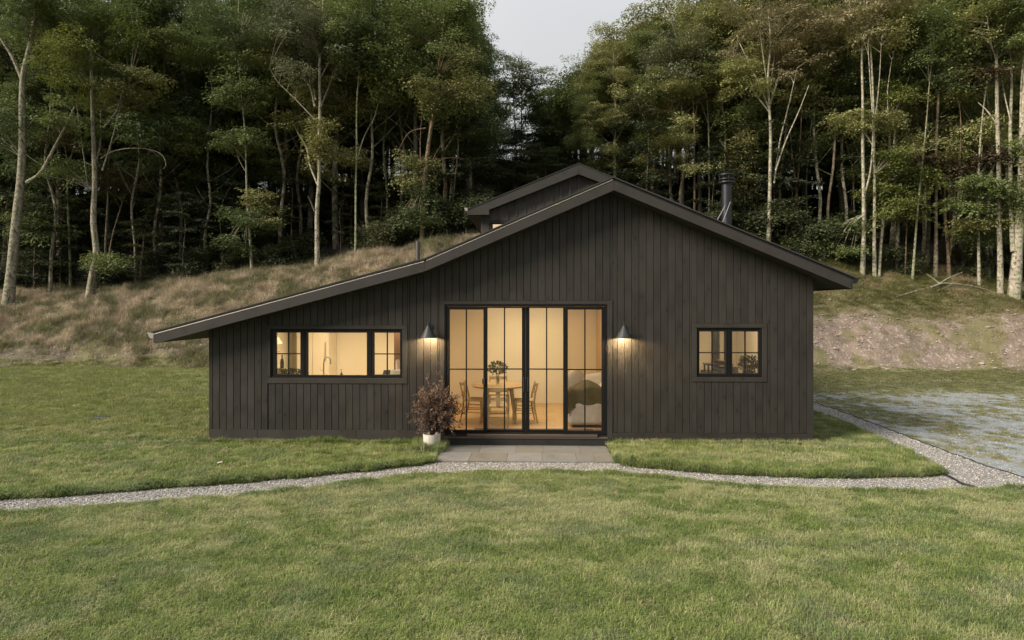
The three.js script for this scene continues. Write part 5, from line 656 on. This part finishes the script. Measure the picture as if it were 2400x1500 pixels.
  // understorey: saplings with flat leaf layers, and low bushes, along the edge of the wood
  const sap = (k, tint) => { const q = rng(700 + k), g = thing('sapling', '', 'sapling', [0, -100, 0]), P = [V(0, -0.2, 0), V(0.12 * (q() - 0.5), 1.4, 0.1 * (q() - 0.5)), V(0.4 * (q() - 0.5), 2.9, 0.3 * (q() - 0.5)), V(0.5 * (q() - 0.5), 4.2, 0.3)], cv = new THREE.CatmullRomCurve3(P), list = [], tb = [tube(P, [0.035, 0.028, 0.018, 0.006], 6, 3)]; for (let i = 0; i < 13; i++) { const b = cv.getPoint(lerp(0.2, 0.98, i / 12)), a = i * 2.4 + q(), L = 0.5 + 0.9 * q() * (1 - i / 16), e = V(b.x + Math.cos(a) * L, b.y + 0.12 + 0.2 * q(), b.z + Math.sin(a) * L); tb.push(tube([b, e], [0.01, 0.004], 4)); for (let j = 0; j < 4; j++) { const u = 0.3 + 0.8 * q(), p = b.clone().lerp(e, u), [A, B] = TINT[tint], s = 0.6 + 0.45 * q(); list.push({ m: M4(p.x + (q() - 0.5) * 0.4, p.y, p.z + (q() - 0.5) * 0.4, q() * 6.3, s, s * 0.7, s, (q() - 0.5) * 0.3, (q() - 0.5) * 0.3), c: mix3(A, B, q()) }); } } mesh('trunk', tb, BARK.brown, g); crown(g, list, 2); return g; };
  const bush = (k, tint) => { const q = rng(740 + k), g = thing('wild_bush', '', 'bush', [0, -100, 0]), list = crownList(q, V(0, 0.75, 0), V(1.1, 0.8, 1.0), 46, tint), st = []; for (let i = 0; i < 9; i++) { const a = q() * 6.3; st.push(tube([V(0, -0.1, 0), V(0.3 * Math.cos(a), 0.6, 0.3 * Math.sin(a)), V(0.8 * Math.cos(a), 1.1 + 0.4 * q(), 0.8 * Math.sin(a))], [0.018, 0.006], 4, 3)); } mesh('stems', st, BARK.brown, g); crown(g, list, 3); return g; };
  const kinds = [[sap(1, 'underMid'), 'mid green sapling'], [sap(2, 'underDark'), 'dark green sapling'], [sap(3, 'underOlive'), 'olive green sapling'], [bush(1, 'underDark'), 'dark green bush'], [bush(2, 'underMid'), 'mid green bush'], [bush(3, 'underOlive'), 'olive bush']], usedK = new Set();
  const putU = (k, x, z, s) => { const [p, l] = kinds[k]; const o = usedK.has(k) ? copyOf(p) : p; usedK.add(k); o.userData.label = l + ' ' + place(x, z); o.userData.group = l + (l.endsWith('bush') ? 'es' : 's') + ' along the edge of the wood'; o.position.set(x, terrainY(x, z) - 0.05, z); o.rotation.y = r() * 6.3; o.scale.set(s * (0.85 + 0.3 * r()), s, s * (0.85 + 0.3 * r())); };
  for (let i = 0; i < 150; i++) { const z = lerp(-18.9, -36, Math.pow(r(), 1.2)), x = lerp(-1, 1, r()) * (15 + (12 - z) * 0.45); if (Math.abs(x - 1.7) < 3.6 && z > -20) continue; putU(Math.floor(r() * 2.4), x, z, 0.6 + 1.1 * r()); }
  for (let i = 0; i < 90; i++) { const z = lerp(-18.7, -30, Math.pow(r(), 1.4)), x = lerp(-26, 26, r()); putU(3 + Math.floor(r() * 2.5), x, z, 0.5 + 0.7 * r()); }
  for (const [px, py, d, k, s] of [[920, 560, 30.5, 5, 1.1], [905, 590, 30.5, 4, 0.9], [1840, 590, 30.5, 4, 1.3], [1900, 610, 30, 4, 1.2], [1950, 620, 30.5, 4, 1.1], [1790, 600, 31, 3, 1.3], [2090, 640, 30.2, 4, 0.8], [2250, 655, 30.2, 4, 0.8], [620, 640, 30.6, 3, 0.8], [430, 655, 30.3, 1, 1], [520, 650, 31, 1, 1.1], [330, 665, 30.5, 0, 0.8], [700, 620, 31, 3, 1.1], [2310, 660, 30, 4, 0.7], [1120, 560, 33, 3, 1], [35, 690, 31, 3, 1], [80, 680, 30.5, 1, 1.1], [110, 680, 31.5, 3, 1.2], [140, 670, 31, 0, 1.1], [20, 660, 32, 1, 1.3], [280, 670, 31, 3, 1], [255, 665, 32, 1, 1.2], [460, 655, 31, 3, 1], [560, 645, 31, 4, 0.7], [380, 660, 31.5, 1, 1.2]]) { const p = at(px, py, d); putU(k, p.x, p.z, s); }
  kinds.forEach(([p], k) => { if (!usedK.has(k)) scene.remove(p); });
}
// fallen branch on the bank, right
{
  const d = 27.6, o = at(2190, 668, d); o.y = terrainY(o.x, o.z); const g = thing('fallen_branch', 'bleached fallen branch lying on the grass below the right trees', 'branch', o.toArray());
  const p = (px, py, dd = 0, lift = 0.05) => { const q = at(px, py, d + dd); q.y = Math.max(terrainY(q.x, q.z) + lift, q.y - 0.02); return q.sub(o); };
  mesh('branch', [tube([p(2100, 706, -0.8), p(2150, 684, -0.4), p(2185, 672, -0.1), p(2205, 664, 0), p(2240, 665, 0.1, 0.12), p(2290, 672, 0.2, 0.1), p(2335, 686, 0.1)], [0.03, 0.055, 0.05, 0.045, 0.035, 0.012], 7, 3), tube([p(2195, 668), p(2225, 650, 0.3, 0.3), p(2256, 637, 0.4, 0.5)], [0.04, 0.03, 0.012], 6, 3), tube([p(2232, 665, 0.1), p(2212, 680, -0.2), p(2194, 696, -0.4)], [0.035, 0.025, 0.01], 6, 3), tube([p(2203, 664), p(2186, 651, 0.3, 0.25), p(2171, 640, 0.4, 0.4)], [0.03, 0.02, 0.01], 6, 3)], BARK.grey, g);
}
{ // small dark cover sunk in the left lawn, a pale splinter of wood, a fallen log at the left tree foot
  const p = at(236, 963, 14.9); p.y = terrainY(p.x, p.z) + 0.03; const c = mesh('drain_cover', rbox(0.3, 0.04, 0.26, 0.012, 0, 0, 0), mat([0.035, 0.04, 0.048], { roughness: 0.5 })); c.position.copy(p); tag(c, 'small flat dark cover lying in the left lawn', 'cover');
  const q = at(515, 1094, 10.35); q.y = LEFT_Y + 0.05; const w = mesh('wood_chip', rbox(0.075, 0.012, 0.03, 0.003), mat([0.6, 0.55, 0.45])); w.position.copy(q); w.rotation.set(0.1, 0.4, 0.12); tag(w, 'pale wood chip lying in the left lawn near the house', 'wood chip');
}
scene.updateMatrixWorld(true);
renderer.render(scene, camera);
